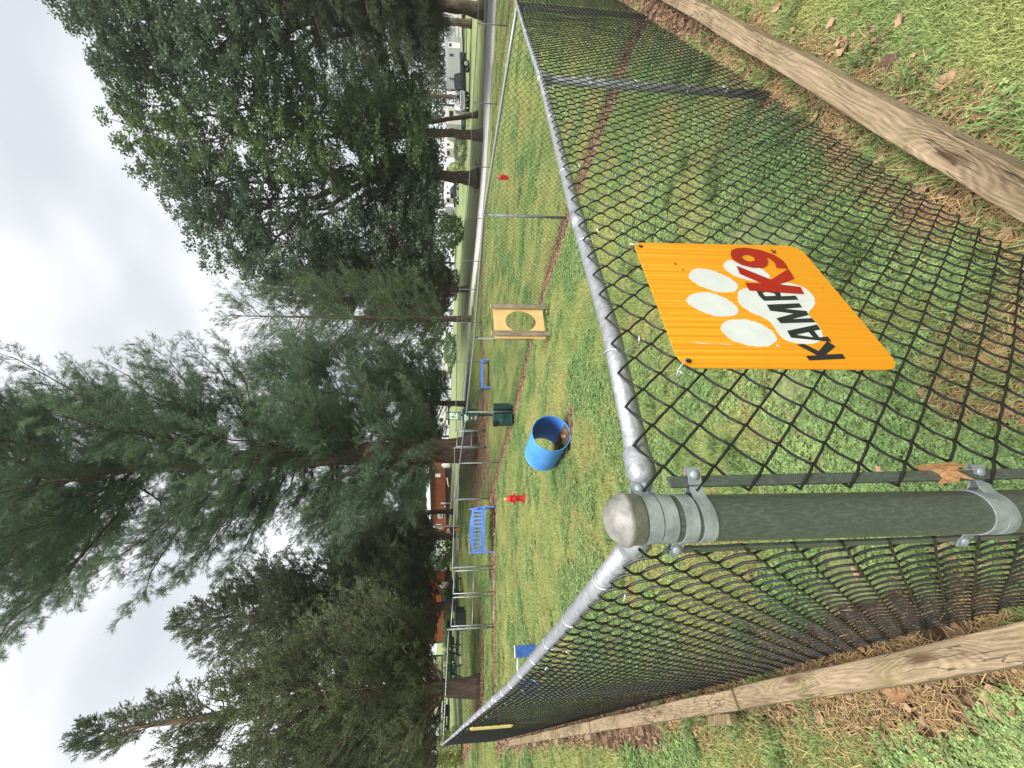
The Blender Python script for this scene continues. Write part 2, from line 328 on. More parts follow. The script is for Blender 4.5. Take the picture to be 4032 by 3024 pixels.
M['l_oak'] = leafmat('oak_leaves', (.070, .115, .070), (.150, .210, .125), .25, tint=.5)
M['l_maple'] = leafmat('maple_leaves', (.080, .130, .052), (.19, .27, .10), .3, tint=.5)
M['l_hemlock'] = leafmat('spruce_foliage', (.035, .050, .024), (.090, .110, .048), .15, tint=.5)
M['l_shrub'] = leafmat('shrub_leaves', (.05, .10, .025), (.12, .20, .05), .3, tint=.4)
M['l_light'] = leafmat('pale_shrub_leaves', (.30, .36, .10), (.45, .50, .18), .35, tint=.3)
M['l_woods'] = leafmat('far_wood_leaves', (.025, .05, .02), (.08, .12, .04), .2, tint=.5, vscale=.15)
M['pampas'] = leafmat('ornamental_grass', (.10, .17, .06), (.22, .30, .13), .3, tint=.35)
# ------------------------------------------------------------------ masks on the ground
def seg_dist(x, y, pts):
    d = np.full(np.shape(x), 1e9)
    for (ax, ay), (bx, by) in zip(pts[:-1], pts[1:]):
        vx, vy = bx - ax, by - ay; t = np.clip(((x - ax) * vx + (y - ay) * vy) / (vx * vx + vy * vy), 0, 1)
        d = np.minimum(d, np.hypot(x - ax - t * vx, y - ay - t * vy))
    return d
_vx = RNG.random((64, 64))
def vnoise(x, y, s):                     # cheap value noise
    x = np.asarray(x) / s + 1000.; y = np.asarray(y) / s + 1000.; xi = np.floor(x).astype(int); yi = np.floor(y).astype(int); fx = x - xi; fy = y - yi
    fx = fx * fx * (3 - 2 * fx); fy = fy * fy * (3 - 2 * fy); a = lambda i, j: _vx[(xi + i) % 64, (yi + j) % 64]
    return (a(0, 0) * (1 - fx) + a(1, 0) * fx) * (1 - fy) + (a(0, 1) * (1 - fx) + a(1, 1) * fx) * fy
xy = lambda P: [(p[0], p[1]) for p in P]
LINE_L = [tuple(onL(-.3, .1)), tuple(onL(13.9, .1))]; LINE_R = [tuple(onR(-.3, .1)), tuple(onR(9, .2))]
LINE_D = xy(DIV); LINE_B = [tuple(B), (GL[0], GL[1]), (GR[0], GR[1]), (C_[0], C_[1]), (Q0[0], Q0[1])]; LINE_F = [(Q0[0], Q0[1])] + xy(FAR)
MULCH = [tuple(hit(620, 1902)[:2]), tuple(hit(331, 1905)[:2]), tuple(hit(60, 1830)[:2])]
PINE = at(1254, 1852, 20.5)
def dirt(x, y):
    n = vnoise(x, y, .35) * .5 + vnoise(x, y, .9) * .5; n2 = vnoise(x, y, .13)
    m = np.zeros(np.shape(x))
    def add(d, r, k=.35):
        return np.clip((r * (.55 + .9 * n) - d) / (r * k) + (n2 - .5) * .8, 0, 1)
    m = np.maximum(m, add(seg_dist(x, y, LINE_L), .22)); m = np.maximum(m, add(seg_dist(x, y, LINE_R), .23))
    m = np.maximum(m, add(seg_dist(x, y, LINE_D), .27)); m = np.maximum(m, add(seg_dist(x, y, LINE_B), .42)); m = np.maximum(m, add(seg_dist(x, y, LINE_F), .30))
    m = np.maximum(m, add(np.hypot(x - A[0] - .25, y - A[1] - .55), .26)); m = np.maximum(m, add(seg_dist(x, y, MULCH), .55, .2))
    m = np.maximum(m, add(np.hypot((x - PINE[0]) / 1.5, y - PINE[1] + 1.), 2.3, .4)); 
    bx, by = at(935, 1955, 14.6)[:2]; m = np.maximum(m, add(seg_dist(x, y, [(bx - .9, by - .45), (bx + 1.2, by + .4)]), .75, .2))
    for (U, V, rr) in [(1062, 2066, .3), (1711, 2182, .22), (1815, 2166, .2), (1325, 2240, .36), (2319, 1872, 2.0), (2491, 1864, 1.2), (2575, 1857, 1.0), (1766, 1866, 1.), (3000, 1892, 2.)]:
        q = hit(U, V); m = np.maximum(m, add(np.hypot((x - q[0]) / 1.5, y - q[1]), rr * .75) * .9)
    return m
# ------------------------------------------------------------------ ground
def patch_nodes(t, pos):                 # shared lawn colouring: greener, yellower and dry patches
    N = t.nodes.new; L = t.links.new
    a = N('ShaderNodeTexNoise'); a.inputs['Scale'].default_value = .75; a.inputs['Detail'].default_value = 6; a.inputs['Roughness'].default_value = .65; L(pos, a.inputs['Vector'])
    r = N('ShaderNodeValToRGB'); e = r.color_ramp.elements; e[0].position = .36; e[0].color = (.098, .140, .056, 1); e[1].position = .64; e[1].color = (.172, .186, .080, 1)
    k = e.new(.5); k.color = (.137, .167, .070, 1); L(a.outputs['Fac'], r.inputs['Fac'])
    return r.outputs['Color'], a
def make_ground():
    ang = np.concatenate([np.linspace(-75, 75, 300), np.linspace(75, 285, 70)[1:-1]]); ang = np.radians(ang)
    rad = np.concatenate([[0.02], np.geomspace(.25, 420, 340)])
    rr, aa = np.meshgrid(rad, ang, indexing='ij'); x = rr * np.sin(aa); y = rr * np.cos(aa); z = g(x, y)
    nn = (vnoise(x, y, .25) - .5) * .02 + (vnoise(x, y, .08) - .5) * .008; z = z + nn * np.clip(1.6 - rr / 12, 0, 1)
    nr, na = x.shape; i = np.arange(nr - 1)[:, None] * na; j = np.arange(na)[None]; j2 = (j + 1) % na
    f = np.stack([i + j, i + na + j, i + na + j2, i + j2], 2).reshape(-1, 4)[:, ::-1]
    mb = MB(); mb.add(np.stack([x, y, z], 2).reshape(-1, 3), f, dirt(x, y).ravel())
    m = bpy.data.materials.new('lawn_and_soil'); m.use_nodes = True; t = m.node_tree; b = t.nodes['Principled BSDF']; N = t.nodes.new; L = t.links.new
    b.inputs['Roughness'].default_value = .9; b.inputs['Specular IOR Level'].default_value = .15
    geo = N('ShaderNodeNewGeometry'); col, an = patch_nodes(t, geo.outputs['Position'])
    fn = N('ShaderNodeTexNoise'); fn.inputs['Scale'].default_value = 26; fn.inputs['Detail'].default_value = 6; fn.inputs['Roughness'].default_value = .75; L(geo.outputs['Position'], fn.inputs['Vector'])
    mr = N('ShaderNodeMapRange'); mr.inputs['From Min'].default_value = .3; mr.inputs['From Max'].default_value = .7; mr.inputs['To Min'].default_value = .6; mr.inputs['To Max'].default_value = 2.3; L(fn.outputs['Fac'], mr.inputs['Value'])
    mul = N('ShaderNodeVectorMath'); mul.operation = 'SCALE'; L(col, mul.inputs[0]); L(mr.outputs[0], mul.inputs['Scale'])
    # soil with litter specks
    sn = N('ShaderNodeTexVoronoi'); sn.inputs['Scale'].default_value = 17; L(geo.outputs['Position'], sn.inputs['Vector'])
    sr = N('ShaderNodeValToRGB'); e = sr.color_ramp.elements; e[0].position = .0; e[0].color = (.06, .034, .02, 1); e[1].position = 1; e[1].color = (.27, .175, .11, 1); k = e.new(.5); k.color = (.135, .088, .056, 1)
    sx = N('ShaderNodeSeparateXYZ'); L(sn.outputs['Color'], sx.inputs[0]); L(sx.outputs[0], sr.inputs['Fac'])
    at_ = N('ShaderNodeAttribute'); at_.attribute_name = 'tint'
    ad = N('ShaderNodeMath'); ad.operation = 'MULTIPLY_ADD'; ad.inputs[1].default_value = .5; ad.inputs[2].default_value = -.25; L(fn.outputs['Fac'], ad.inputs[0])
    a2 = N('ShaderNodeMath'); a2.operation = 'ADD'; L(at_.outputs['Fac'], a2.inputs[0]); L(ad.outputs[0], a2.inputs[1])
    m2 = N('ShaderNodeMapRange'); m2.inputs['From Min'].default_value = .3; m2.inputs['From Max'].default_value = .6; L(a2.outputs[0], m2.inputs['Value'])
    mx = N('ShaderNodeMix'); mx.data_type = 'RGBA'; L(m2.outputs[0], mx.inputs[0]); L(mul.outputs[0], mx.inputs[6]); L(sr.outputs['Color'], mx.inputs[7]); L(mx.outputs[2], b.inputs['Base Color'])
    bu = N('ShaderNodeBump'); bu.inputs['Strength'].default_value = 1; bu.inputs['Distance'].default_value = .03; L(fn.outputs['Fac'], bu.inputs['Height']); L(bu.outputs['Normal'], b.inputs['Normal'])
    return tag(mb.build('ground', m, smooth=True), kind='structure')
make_ground()
def ribbon(name, pts, mt, lift=.02, rag=.12, cross=7, step=.6):
    pts = np.array(pts, float); out = []
    ds = np.linalg.norm(np.diff((pts[:, :2] + pts[:, 2:4]) / 2, axis=0), axis=1); s = np.concatenate([[0], np.cumsum(ds)]); q = np.arange(0, s[-1], step)
    l = np.stack([np.interp(q, s, pts[:, i]) for i in range(4)], 1); k = np.linspace(0, 1, cross)
    X_ = l[:, 0:1] * (1 - k) + l[:, 2:3] * k; Y_ = l[:, 1:2] * (1 - k) + l[:, 3:4] * k
    X_[:, 0] += (RNG.random(len(q)) - .5) * rag; X_[:, -1] += (RNG.random(len(q)) - .5) * rag; Y_[:, 0] += (RNG.random(len(q)) - .5) * rag; Y_[:, -1] += (RNG.random(len(q)) - .5) * rag
    Z_ = g(X_, Y_) + lift; Z_[:, 0] -= lift + .02; Z_[:, -1] -= lift + .02
    n, c = X_.shape; i = np.arange(n - 1)[:, None] * c; j = np.arange(c - 1)[None]
    mb = MB(); mb.add(np.stack([X_, Y_, Z_], 2).reshape(-1, 3), np.stack([i + j, i + j + 1, i + c + j + 1, i + c + j], 2).reshape(-1, 4))
    return tag(mb.build(name, mt, smooth=True), kind='structure')
road = []
for (U, Va, Vb) in [(3500, 2012, 1955), (3250, 1990, 1940), (3024, 1962, 1920), (2700, 1935, 1905), (2450, 1920, 1897), (2200, 1902, 1881), (1990, 1882, 1865), (1850, 1866, 1853), (1600, 1844, 1834), (1400, 1826, 1818), (1150, 1811, 1804), (950, 1803, 1797), (760, 1798, 1792)]:
    a, b = hit(U, Va), hit(U, Vb); road.append((a[0], a[1], b[0], b[1]))
ribbon('gravel_road', road, M['gravel'], .035, .3)
pth = []
for (U, Va, Vb) in [(716, 1826, 1815), (560, 1830, 1809), (420, 1826, 1807), (375, 1824, 1812)]:
    a, b = hit(U, Va), hit(U, Vb); pth.append((a[0], a[1], b[0], b[1]))
ribbon('gravel_path', pth, M['sand_gravel'], .04, .15, step=.4)

# ------------------------------------------------------------------ grass, clover, straw (nobody could count it)
SRC = bpy.data.collections.new('turf_sources')            # holds the blades' meshes; not part of the scene
def src_obj(mb, name, mt):
    o = mb.build(name, mt); COL.objects.unlink(o); SRC.objects.link(o); return o
def bladeset(n, rad, h, wd, lean=.5, flat=False):
    v = []; f = []; tn = []
    for i in range(n):
        a = random.random() * 6.283; r = rad * math.sqrt(random.random()); bx, by = r * math.cos(a), r * math.sin(a); hh = h * random.uniform(.5, 1.15); d = random.random() * 6.283
        ln = lean * random.uniform(.2, 1.2); dx, dy = math.cos(d), math.sin(d); px, py = -dy * wd / 2, dx * wd / 2
        if flat: pts = [(0, random.uniform(.002, .03)), (.5, random.uniform(.01, .04)), (1, random.uniform(.002, .03))]; hz = hh; row = [(bx + dx * hz * t, by + dy * hz * t, z) for t, z in pts]
        else: row = [(bx + dx * ln * hh * t * t, by + dy * ln * hh * t * t, hh * t * (1 - .25 * ln * t) - .004) for t in (0, .5, 1)]
        b = len(v); ws = (1, .8, .12)
        for (x, y, z), k in zip(row, ws): v += [(x - px * k, y - py * k, z), (x + px * k, y + py * k, z)]
        f += [(b, b + 1, b + 3, b + 2), (b + 2, b + 3, b + 5, b + 4)]; tn += [random.random()] * 6
    return v, f, tn
def cloverset(n, rad, h, s):
    v = []; f = []; tn = []
    for i in range(n):
        a = random.random() * 6.283; r = rad * math.sqrt(random.random()); bx, by = r * math.cos(a), r * math.sin(a); hh = h * random.uniform(.5, 1.2); t0 = random.random() * 6.283; ss = s * random.uniform(.6, 1.25); tx, ty = random.uniform(-.35, .35), random.uniform(-.35, .35); tt = random.random()
        for k in range(3):
            q = t0 + k * 2.094; cx_, cy_ = math.cos(q), math.sin(q); nx, ny = -cy_, cx_; b = len(v)
            for (u, w_) in ((0.02, 0), (.5, .42), (.95, .30), (.95, -.30), (.5, -.42)):
                x = (cx_ * u + nx * w_) * ss; y = (cy_ * u + ny * w_) * ss; v.append((bx + x, by + y, hh + tx * x + ty * y + (.0 if u < .1 else -.12 * u * ss)))
            f.append((b, b + 1, b + 2, b + 3, b + 4)); tn += [tt] * 5
    return v, f, tn
def turfmat(name, mulc, dry=None):
    m = bpy.data.materials.new(name); m.use_nodes = True; t = m.node_tree; b = t.nodes['Principled BSDF']; N = t.nodes.new; L = t.links.new; o = t.nodes['Material Output']
    b.inputs['Roughness'].default_value = .6; b.inputs['Specular IOR Level'].default_value = .3
    geo = N('ShaderNodeNewGeometry'); an = N('ShaderNodeAttribute'); an.attribute_name = 'tint'; mr = N('ShaderNodeMapRange'); mr.inputs['To Min'].default_value = .6; mr.inputs['To Max'].default_value = 1.5; L(an.outputs['Fac'], mr.inputs['Value'])
    if dry: r = N('ShaderNodeRGB'); r.outputs[0].default_value = rgb(dry); col = r.outputs[0]
    else:
        c0, _ = patch_nodes(t, geo.outputs['Position']); mm = N('ShaderNodeVectorMath'); mm.operation = 'MULTIPLY'; mm.inputs[1].default_value = mulc; L(c0, mm.inputs[0]); col = mm.outputs[0]
    s = N('ShaderNodeVectorMath'); s.operation = 'SCALE'; L(col, s.inputs[0]); L(mr.outputs[0], s.inputs['Scale']); L(s.outputs[0], b.inputs['Base Color'])
    tr = N('ShaderNodeBsdfTranslucent'); L(s.outputs[0], tr.inputs['Color']); mx = N('ShaderNodeMixShader'); mx.inputs[0].default_value = .4; L(b.outputs[0], mx.inputs[1]); L(tr.outputs[0], mx.inputs[2]); L(mx.outputs[0], o.inputs[0])
    return m
M['blade'] = turfmat('grass_blades', (2.6, 2.45, 2.2)); M['clover'] = turfmat('clover_leaves', (1.75, 2.05, 1.85)); M['straw'] = turfmat('dry_straw', None, (.42, .30, .15)); M['blade_dk'] = turfmat('coarse_grass', (1.6, 1.8, 1.6)); M['litter'] = turfmat('leaf_crumbs', None, (.34, .225, .145))
def variants(n, fn, nm, mt):
    out = []
    for k in range(n):
        mb = MB(); v, f, tn = fn(); tn = np.array(tn); v = np.array(v)
        groups = {}
        for ff in f: groups.setdefault(len(ff), []).append(ff)
        mb.v.append(v); mb.t.append(tn); mb.n += len(v)
        for kf in groups.values(): mb.f.append(np.array(kf))
        out.append(src_obj(mb, '%s_%02d' % (nm, k), mt))
    return out
# names sort alphabetically inside the source collection -> index ranges
variants(4, lambda: bladeset(46, .065, .030, .0044, .8), 'a_short', M['blade'])          # 0-3
variants(3, lambda: cloverset(24, .065, .030, .0105), 'b_clover', M['clover'])          # 4-6
variants(2, lambda: bladeset(20, .07, .075, .0032, .9, flat=True), 'c_straw', M['straw'])  # 7-8
variants(2, lambda: bladeset(34, .05, .080, .0058, .9), 'd_tuft', M['blade_dk'])         # 9-10
def crumbs():
    v = []; f = []; tn = []
    for i in range(9):
        a = random.random() * 6.283; r = .09 * math.sqrt(random.random()); x, y = r * math.cos(a), r * math.sin(a); s = random.uniform(.004, .014); q = random.random() * 6.283; b = len(v); t0 = random.random()
        for k, rr in zip(range(5), (1, .8, 1, .75, .9)): v.append((x + s * rr * math.cos(q + k * 1.2566), y + s * rr * math.sin(q + k * 1.2566), .006 + random.uniform(0, .018)))
        f.append((b, b + 1, b + 2, b + 3, b + 4)); tn += [t0] * 5
    return v, f, tn
variants(3, crumbs, 'e_crumbs', M['litter'])                                            # 11-13
def scatter(name, x, y, idx, scl, label):
    z = g(x, y); x = np.asarray(x); y = np.asarray(y)
    z = z + ((vnoise(x, y, .25) - .5) * .02) * np.clip(1.6 - np.hypot(x, y) / 12, 0, 1)
    me = bpy.data.meshes.new(name); me.vertices.add(len(x)); me.vertices.foreach_set('co', np.stack([x, y, z], 1).astype(np.float32).ravel())
    for nm, ar, ty in (('idx', idx, 'INT'), ('scl', scl, 'FLOAT'), ('rot', RNG.random(len(x)) * 6.283, 'FLOAT')):
        a = me.attributes.new(nm, ty, 'POINT'); a.data.foreach_set('value', np.asarray(ar, np.int32 if ty == 'INT' else np.float32))
    o = bpy.data.objects.new(name, me); COL.objects.link(o); tag(o, label, kind='stuff')
    ng = bpy.data.node_groups.new(name, 'GeometryNodeTree'); ng.interface.new_socket('Geometry', in_out='INPUT', socket_type='NodeSocketGeometry'); ng.interface.new_socket('Geometry', in_out='OUTPUT', socket_type='NodeSocketGeometry')
    N = ng.nodes.new; L = ng.links.new; gi = N('NodeGroupInput'); go = N('NodeGroupOutput'); ip = N('GeometryNodeInstanceOnPoints'); ci = N('GeometryNodeCollectionInfo')
    ci.inputs['Collection'].default_value = SRC; ci.inputs['Separate Children'].default_value = True; ci.inputs['Reset Children'].default_value = True
    def attr(n_, ty):
        a = N('GeometryNodeInputNamedAttribute'); a.data_type = ty; a.inputs['Name'].default_value = n_; return [s for s in a.outputs if s.enabled and s.name == 'Attribute'][0]
    cb = N('ShaderNodeCombineXYZ'); L(attr('rot', 'FLOAT'), cb.inputs['Z'])
    L(gi.outputs[0], ip.inputs['Points']); L(ci.outputs[0], ip.inputs['Instance']); ip.inputs['Pick Instance'].default_value = True
    L(attr('idx', 'INT'), ip.inputs['Instance Index']); L(cb.outputs[0], ip.inputs['Rotation']); L(attr('scl', 'FLOAT'), ip.inputs['Scale']); L(ip.outputs[0], go.inputs[0])
    mo = o.modifiers.new('scatter', 'NODES'); mo.node_group = ng
    return o
SPR = {}
def spray_source(kind):
    if kind in SPR: return SPR[kind]
    col = bpy.data.collections.new('sprays_' + kind); SPR[kind] = col
    P_ = dict(pine=(.55, 74, .150, .0085, .62, .05), cedar=(.50, 110, .060, .020, .75, .12), larch=(.45, 40, .055, .014, .8, .06), spruce=(.55, 120, .055, .018, .8, .10))[kind]
    mt = M[dict(pine='l_pine', cedar='l_cedar', larch='l_pine2', spruce='l_hemlock')[kind]]
    for v_ in range(4):
        ln, n, nl, nw, sp, sd_ = P_; mb = MB(); subs = [(np.zeros(3), np.array([0, 0, 1.]), ln)]
        for q in range(6 if kind != 'pine' else 4):
            z = ln * RNG.uniform(.1, .75); a = RNG.random() * 6.283; d = np.array([math.cos(a) * .75, math.sin(a) * .75, .9]); d /= np.linalg.norm(d); subs.append((np.array([0, 0, z]), d, ln * RNG.uniform(.3, .5)))
        tot = sum(x[2] for x in subs)
        for p0, d, l_ in subs:
            m_ = max(6, int(n * l_ / tot)); u = RNG.random(m_); c = p0 + d * (u * l_)[:, None]; a = np.repeat(d[None], m_, 0) + rand_dirs(m_) * sp; a /= np.linalg.norm(a, axis=1)[:, None]; e = np.cross(a, rand_dirs(m_)); e /= np.linalg.norm(e, axis=1)[:, None]; l2 = (nl * RNG.uniform(.6, 1.2, m_))[:, None]
            v = np.stack([c - e * nw / 2, c + e * nw / 2, c + a * l2 + e * nw * .3, c + a * l2 - e * nw * .3], 1).reshape(-1, 3); i = np.arange(m_)[:, None] * 4; mb.add(v, i + np.array([[0, 1, 2, 3]]), np.repeat(RNG.random(m_), 4))
        o = mb.build('spray_%s_%d' % (kind, v_), mt); COL.objects.unlink(o); col.objects.link(o)
    return col
def rand_dirs(n):
    v = RNG.normal(size=(n, 3)); return v / np.linalg.norm(v, axis=1)[:, None]
def spray_cloud(name, pts, dirs, scl, kind, parent):
    pts = np.concatenate(pts); dirs = np.concatenate(dirs); scl = np.concatenate(scl); d = dirs / np.linalg.norm(dirs, axis=1)[:, None]
    rot = np.stack([np.zeros(len(d)), np.arccos(np.clip(d[:, 2], -1, 1)), np.arctan2(d[:, 1], d[:, 0])], 1)
    me = bpy.data.meshes.new(name); me.vertices.add(len(pts)); me.vertices.foreach_set('co', pts.astype(np.float32).ravel())
    a = me.attributes.new('rot', 'FLOAT_VECTOR', 'POINT'); a.data.foreach_set('vector', rot.astype(np.float32).ravel()); a = me.attributes.new('scl', 'FLOAT', 'POINT'); a.data.foreach_set('value', scl.astype(np.float32)); a = me.attributes.new('idx', 'INT', 'POINT'); a.data.foreach_set('value', RNG.integers(0, 4, len(pts)).astype(np.int32))
    o = bpy.data.objects.new(name, me); COL.objects.link(o); o.parent = parent; o['kind'] = 'stuff'
    ng = bpy.data.node_groups.new(name, 'GeometryNodeTree'); ng.interface.new_socket('Geometry', in_out='INPUT', socket_type='NodeSocketGeometry'); ng.interface.new_socket('Geometry', in_out='OUTPUT', socket_type='NodeSocketGeometry')
    N = ng.nodes.new; L = ng.links.new; gi = N('NodeGroupInput'); go = N('NodeGroupOutput'); ip = N('GeometryNodeInstanceOnPoints'); ci = N('GeometryNodeCollectionInfo')
    ci.inputs['Collection'].default_value = spray_source(kind); ci.inputs['Separate Children'].default_value = True; ci.inputs['Reset Children'].default_value = True
    def attr(n_, ty):
        a = N('GeometryNodeInputNamedAttribute'); a.data_type = ty; a.inputs['Name'].default_value = n_; return [s for s in a.outputs if s.enabled and s.name == 'Attribute'][0]
    L(gi.outputs[0], ip.inputs['Points']); L(ci.outputs[0], ip.inputs['Instance']); ip.inputs['Pick Instance'].default_value = True
    L(attr('idx', 'INT'), ip.inputs['Instance Index']); L(attr('rot', 'FLOAT_VECTOR'), ip.inputs['Rotation']); L(attr('scl', 'FLOAT'), ip.inputs['Scale']); L(ip.outputs[0], go.inputs[0])
    mo = o.modifiers.new('sprays', 'NODES'); mo.node_group = ng; return o
def turf():
    n = 230000
    u = RNG.random(n); rr = .35 + 31. * u ** 1.08; aa = np.radians(RNG.uniform(-62, 62, n))
    x = rr * np.sin(aa); y = rr * np.cos(aa) - .35
    ok = y > .02; x, y, rr = x[ok], y[ok], rr[ok]
    dm = dirt(x, y); cl = vnoise(x, y, .8) * .55 + vnoise(x, y, .3) * .45; rnd = RNG.random(len(x)); r2 = RNG.random(len(x))
    cl = cl + .12 * np.clip(1.8 - rr / 2.2, 0, 1) - .09
    idx = np.where(cl + (rnd - .5) * .25 > .56, 4 + (r2 * 3).astype(int), (r2 * 4).astype(int))
    tuft = (vnoise(x, y, .22) > .84) & (rnd > .6) & (rr < 5); idx = np.where(tuft, 9 + (r2 * 2).astype(int), idx)
    dry = (vnoise(x + 40, y, .5) > .60) & (rnd < .07); idx = np.where(dry, 7 + (r2 * 2).astype(int), idx)
    d = dm > .35; keep = (~d & ((rr < 5) | (dm < .12))) | (d & (rnd < .55) & (rr < 4.5)); keep &= ~((cl + r2 * .2 > .74) & (rr < 5)); idx = np.where(d, np.where(r2 < .36, 7 + (rnd * 1.99 * 1.8).astype(int) % 2, np.where(r2 < .80, 11 + (rnd * 50).astype(int) % 3, np.where(r2 < .9, 9, 0))), idx)
    scl = RNG.uniform(.75, 1.3, len(x)) * (1 + np.clip(rr - 3, 0, 30) * .095)
    x, y, idx, scl = x[keep], y[keep], idx[keep], scl[keep]
    scatter('lawn_grass', x, y, idx, scl, 'short green grass with clover and dry straw covering the yard')
turf()
def litter():
    xs, ys = [], []
    for line, wdt, dn in ((LINE_B, .45, 80), (LINE_F, .3, 30), (LINE_D, .20, 120), (LINE_L, .22, 34), (LINE_R, .24, 40), (MULCH, .5, 60)):
        for (ax, ay), (bx, by) in zip(line[:-1], line[1:]):
            l = math.hypot(bx - ax, by - ay); k = int(l * dn * min(1, wdt * 2.5)); t = RNG.random(k); o = RNG.normal(0, wdt * .45, k)
            xs.append(ax + (bx - ax) * t - (by - ay) / l * o); ys.append(ay + (by - ay) * t + (bx - ax) / l * o)
    k = 900; a = RNG.random(k) * 6.283; r = 3.0 * np.sqrt(RNG.random(k)); xs.append(PINE[0] + 1.3 * r * np.cos(a)); ys.append(PINE[1] - .6 + r * np.sin(a) * .8)
    x = np.concatenate(xs); y = np.concatenate(ys); rr = np.hypot(x, y)
    scatter('leaf_litter', x, y, RNG.integers(11, 14, len(x)), RNG.uniform(.8, 1.5, len(x)) * (1 + rr * .09), 'crumbled brown leaves lying along the fence lines')
litter()
# ------------------------------------------------------------------ chain link
def polyline(P):
    P = np.array(P, float); s = np.concatenate([[0], np.cumsum(np.linalg.norm(np.diff(P[:, :2], axis=0), axis=1))]); return P, s
def pl_at(P, s, q):
    q = np.atleast_1d(q); return np.stack([np.interp(q, s, P[:, i]) for i in range(P.shape[1])], 1)
DW, DH = .0425, .0452                    # half diamond width and height
def mesh_fabric(mb, P, s0, s1, off, side, height, sub=1, k=3, r=.0024, skip=None, top=.018, bulge=None):
    """woven zigzag wires from s0 to s1 along the polyline P; off = distance of the fabric from the line towards side"""
    P, s = polyline(P); n = int((s1 - s0) / DW); cols = s0 + np.arange(n) * DW
    if skip is not None: cols = cols[~skip(cols)]
    rows = int(height / DH); m = rows * sub + 1; h = np.arange(m) / sub                # in half-diamonds
    i0 = np.round((cols - s0) / DW).astype(int)
    ph = (h[None] + (i0[:, None] % 2)) % 2; tri = 1 - np.abs(ph - 1)                   # 0..1 zigzag
    over = np.where(tri > .98, .045, np.where(tri < .02, -.045, 0)) if sub > 1 else 0
    q = cols[:, None] + (tri + over) * DW; q = q + .008 * (vnoise(q, h[None] * DH + q * 0, .27) - .5)
    c = pl_at(P, s, q.ravel()).reshape(q.shape + (-1,))
    eps = 1e-3; c2 = pl_at(P, s, np.minimum(q.ravel() + eps, s[-1])).reshape(q.shape + (-1,)); c1 = pl_at(P, s, np.maximum(q.ravel() - eps, 0)).reshape(q.shape + (-1,))
    t = (c2 - c1)[..., :2]; t /= np.linalg.norm(t, axis=-1)[..., None]; nrm = np.stack([t[..., 1], -t[..., 0]], -1) * side
    rise = np.arange(m) * (DH / sub)
    wob = (.0050 * np.sin(np.pi * ph) + .004 * (vnoise(q * 1.0, rise[None] + q * 0, .11) - .5)) if sub > 1 else (.001 * (ph - .5))
    bl = 0 if bulge is None else bulge(q, rise[None])
    o = off + wob + bl
    xyz = np.stack([c[..., 0] + nrm[..., 0] * o, c[..., 1] + nrm[..., 1] * o, c[..., 2] + top - rise[None] + np.zeros_like(q)], -1)
    a, b = xyz[:, :-1], xyz[:, 1:]
    tg = np.gradient(xyz, axis=1); tg /= np.linalg.norm(tg, axis=-1)[..., None]
    u = np.concatenate([nrm, np.zeros(nrm.shape[:2] + (1,))], -1); v = np.cross(tg, u); v /= np.maximum(np.linalg.norm(v, axis=-1), 1e-9)[..., None]
    th = np.linspace(0, 2 * np.pi, k, endpoint=False)
    ring = xyz[:, :, None] + r * (np.cos(th)[None, None, :, None] * u[:, :, None] + np.sin(th)[None, None, :, None] * v[:, :, None])
    W, m_ = xyz.shape[:2]; base = (np.arange(W)[:, None, None] * m_ + np.arange(m_ - 1)[None, :, None]) * k; j = np.arange(k)[None, None]; j2 = (j + 1) % k
    mb.add(ring.reshape(-1, 3), np.stack([base + j, base + j2, base + k + j2, base + k + j], 3).reshape(-1, 4))
def rail_pts(P, s0, s1, step=.5):
    P, s = polyline(P); q = np.unique(np.concatenate([np.arange(s0, s1, step), [s1], s[(s > s0) & (s < s1)]])); return pl_at(P, s, q)
def tie_loop(c, ax, r=.024, wr=.0014, drop=.05, side=np.array([1., 0])):
    """wire looped round a rail running along ax, its twisted tail hanging on the fabric side"""
    ax = np.array([ax[0], ax[1], 0.]); u = np.array([side[0], side[1], 0.]); z = np.array([0, 0, 1.]); pts = []
    for a in np.linspace(-.4, math.pi + .5, 11): pts.append(c + r * (math.cos(a) * u + math.sin(a) * z) + ax * .010 * a)
    tail = c + u * (r + .006) - z * drop + ax * random.uniform(-.01, .02); pts = [tail] + pts
    mb = MB(); mb.tube(pts, wr, 5); mb.tube([tail, tail + u * .012 + z * random.uniform(-.02, .012) + ax * .012], wr, 5); return mb
def post_mesh(x, y, z0, z1, r, cap=True, k=14, pad=.0):
    mb = MB(); mb.tube([(x, y, z0 - .12), (x, y, z1)], r, k)
    if cap: mb.lathe([(r * 1.12, z1 - .03), (r * 1.12, z1 + .004), (r * .95, z1 + .018), (r * .5, z1 + .032), (.001, z1 + .036)], k, (x, y, 0))
    return mb
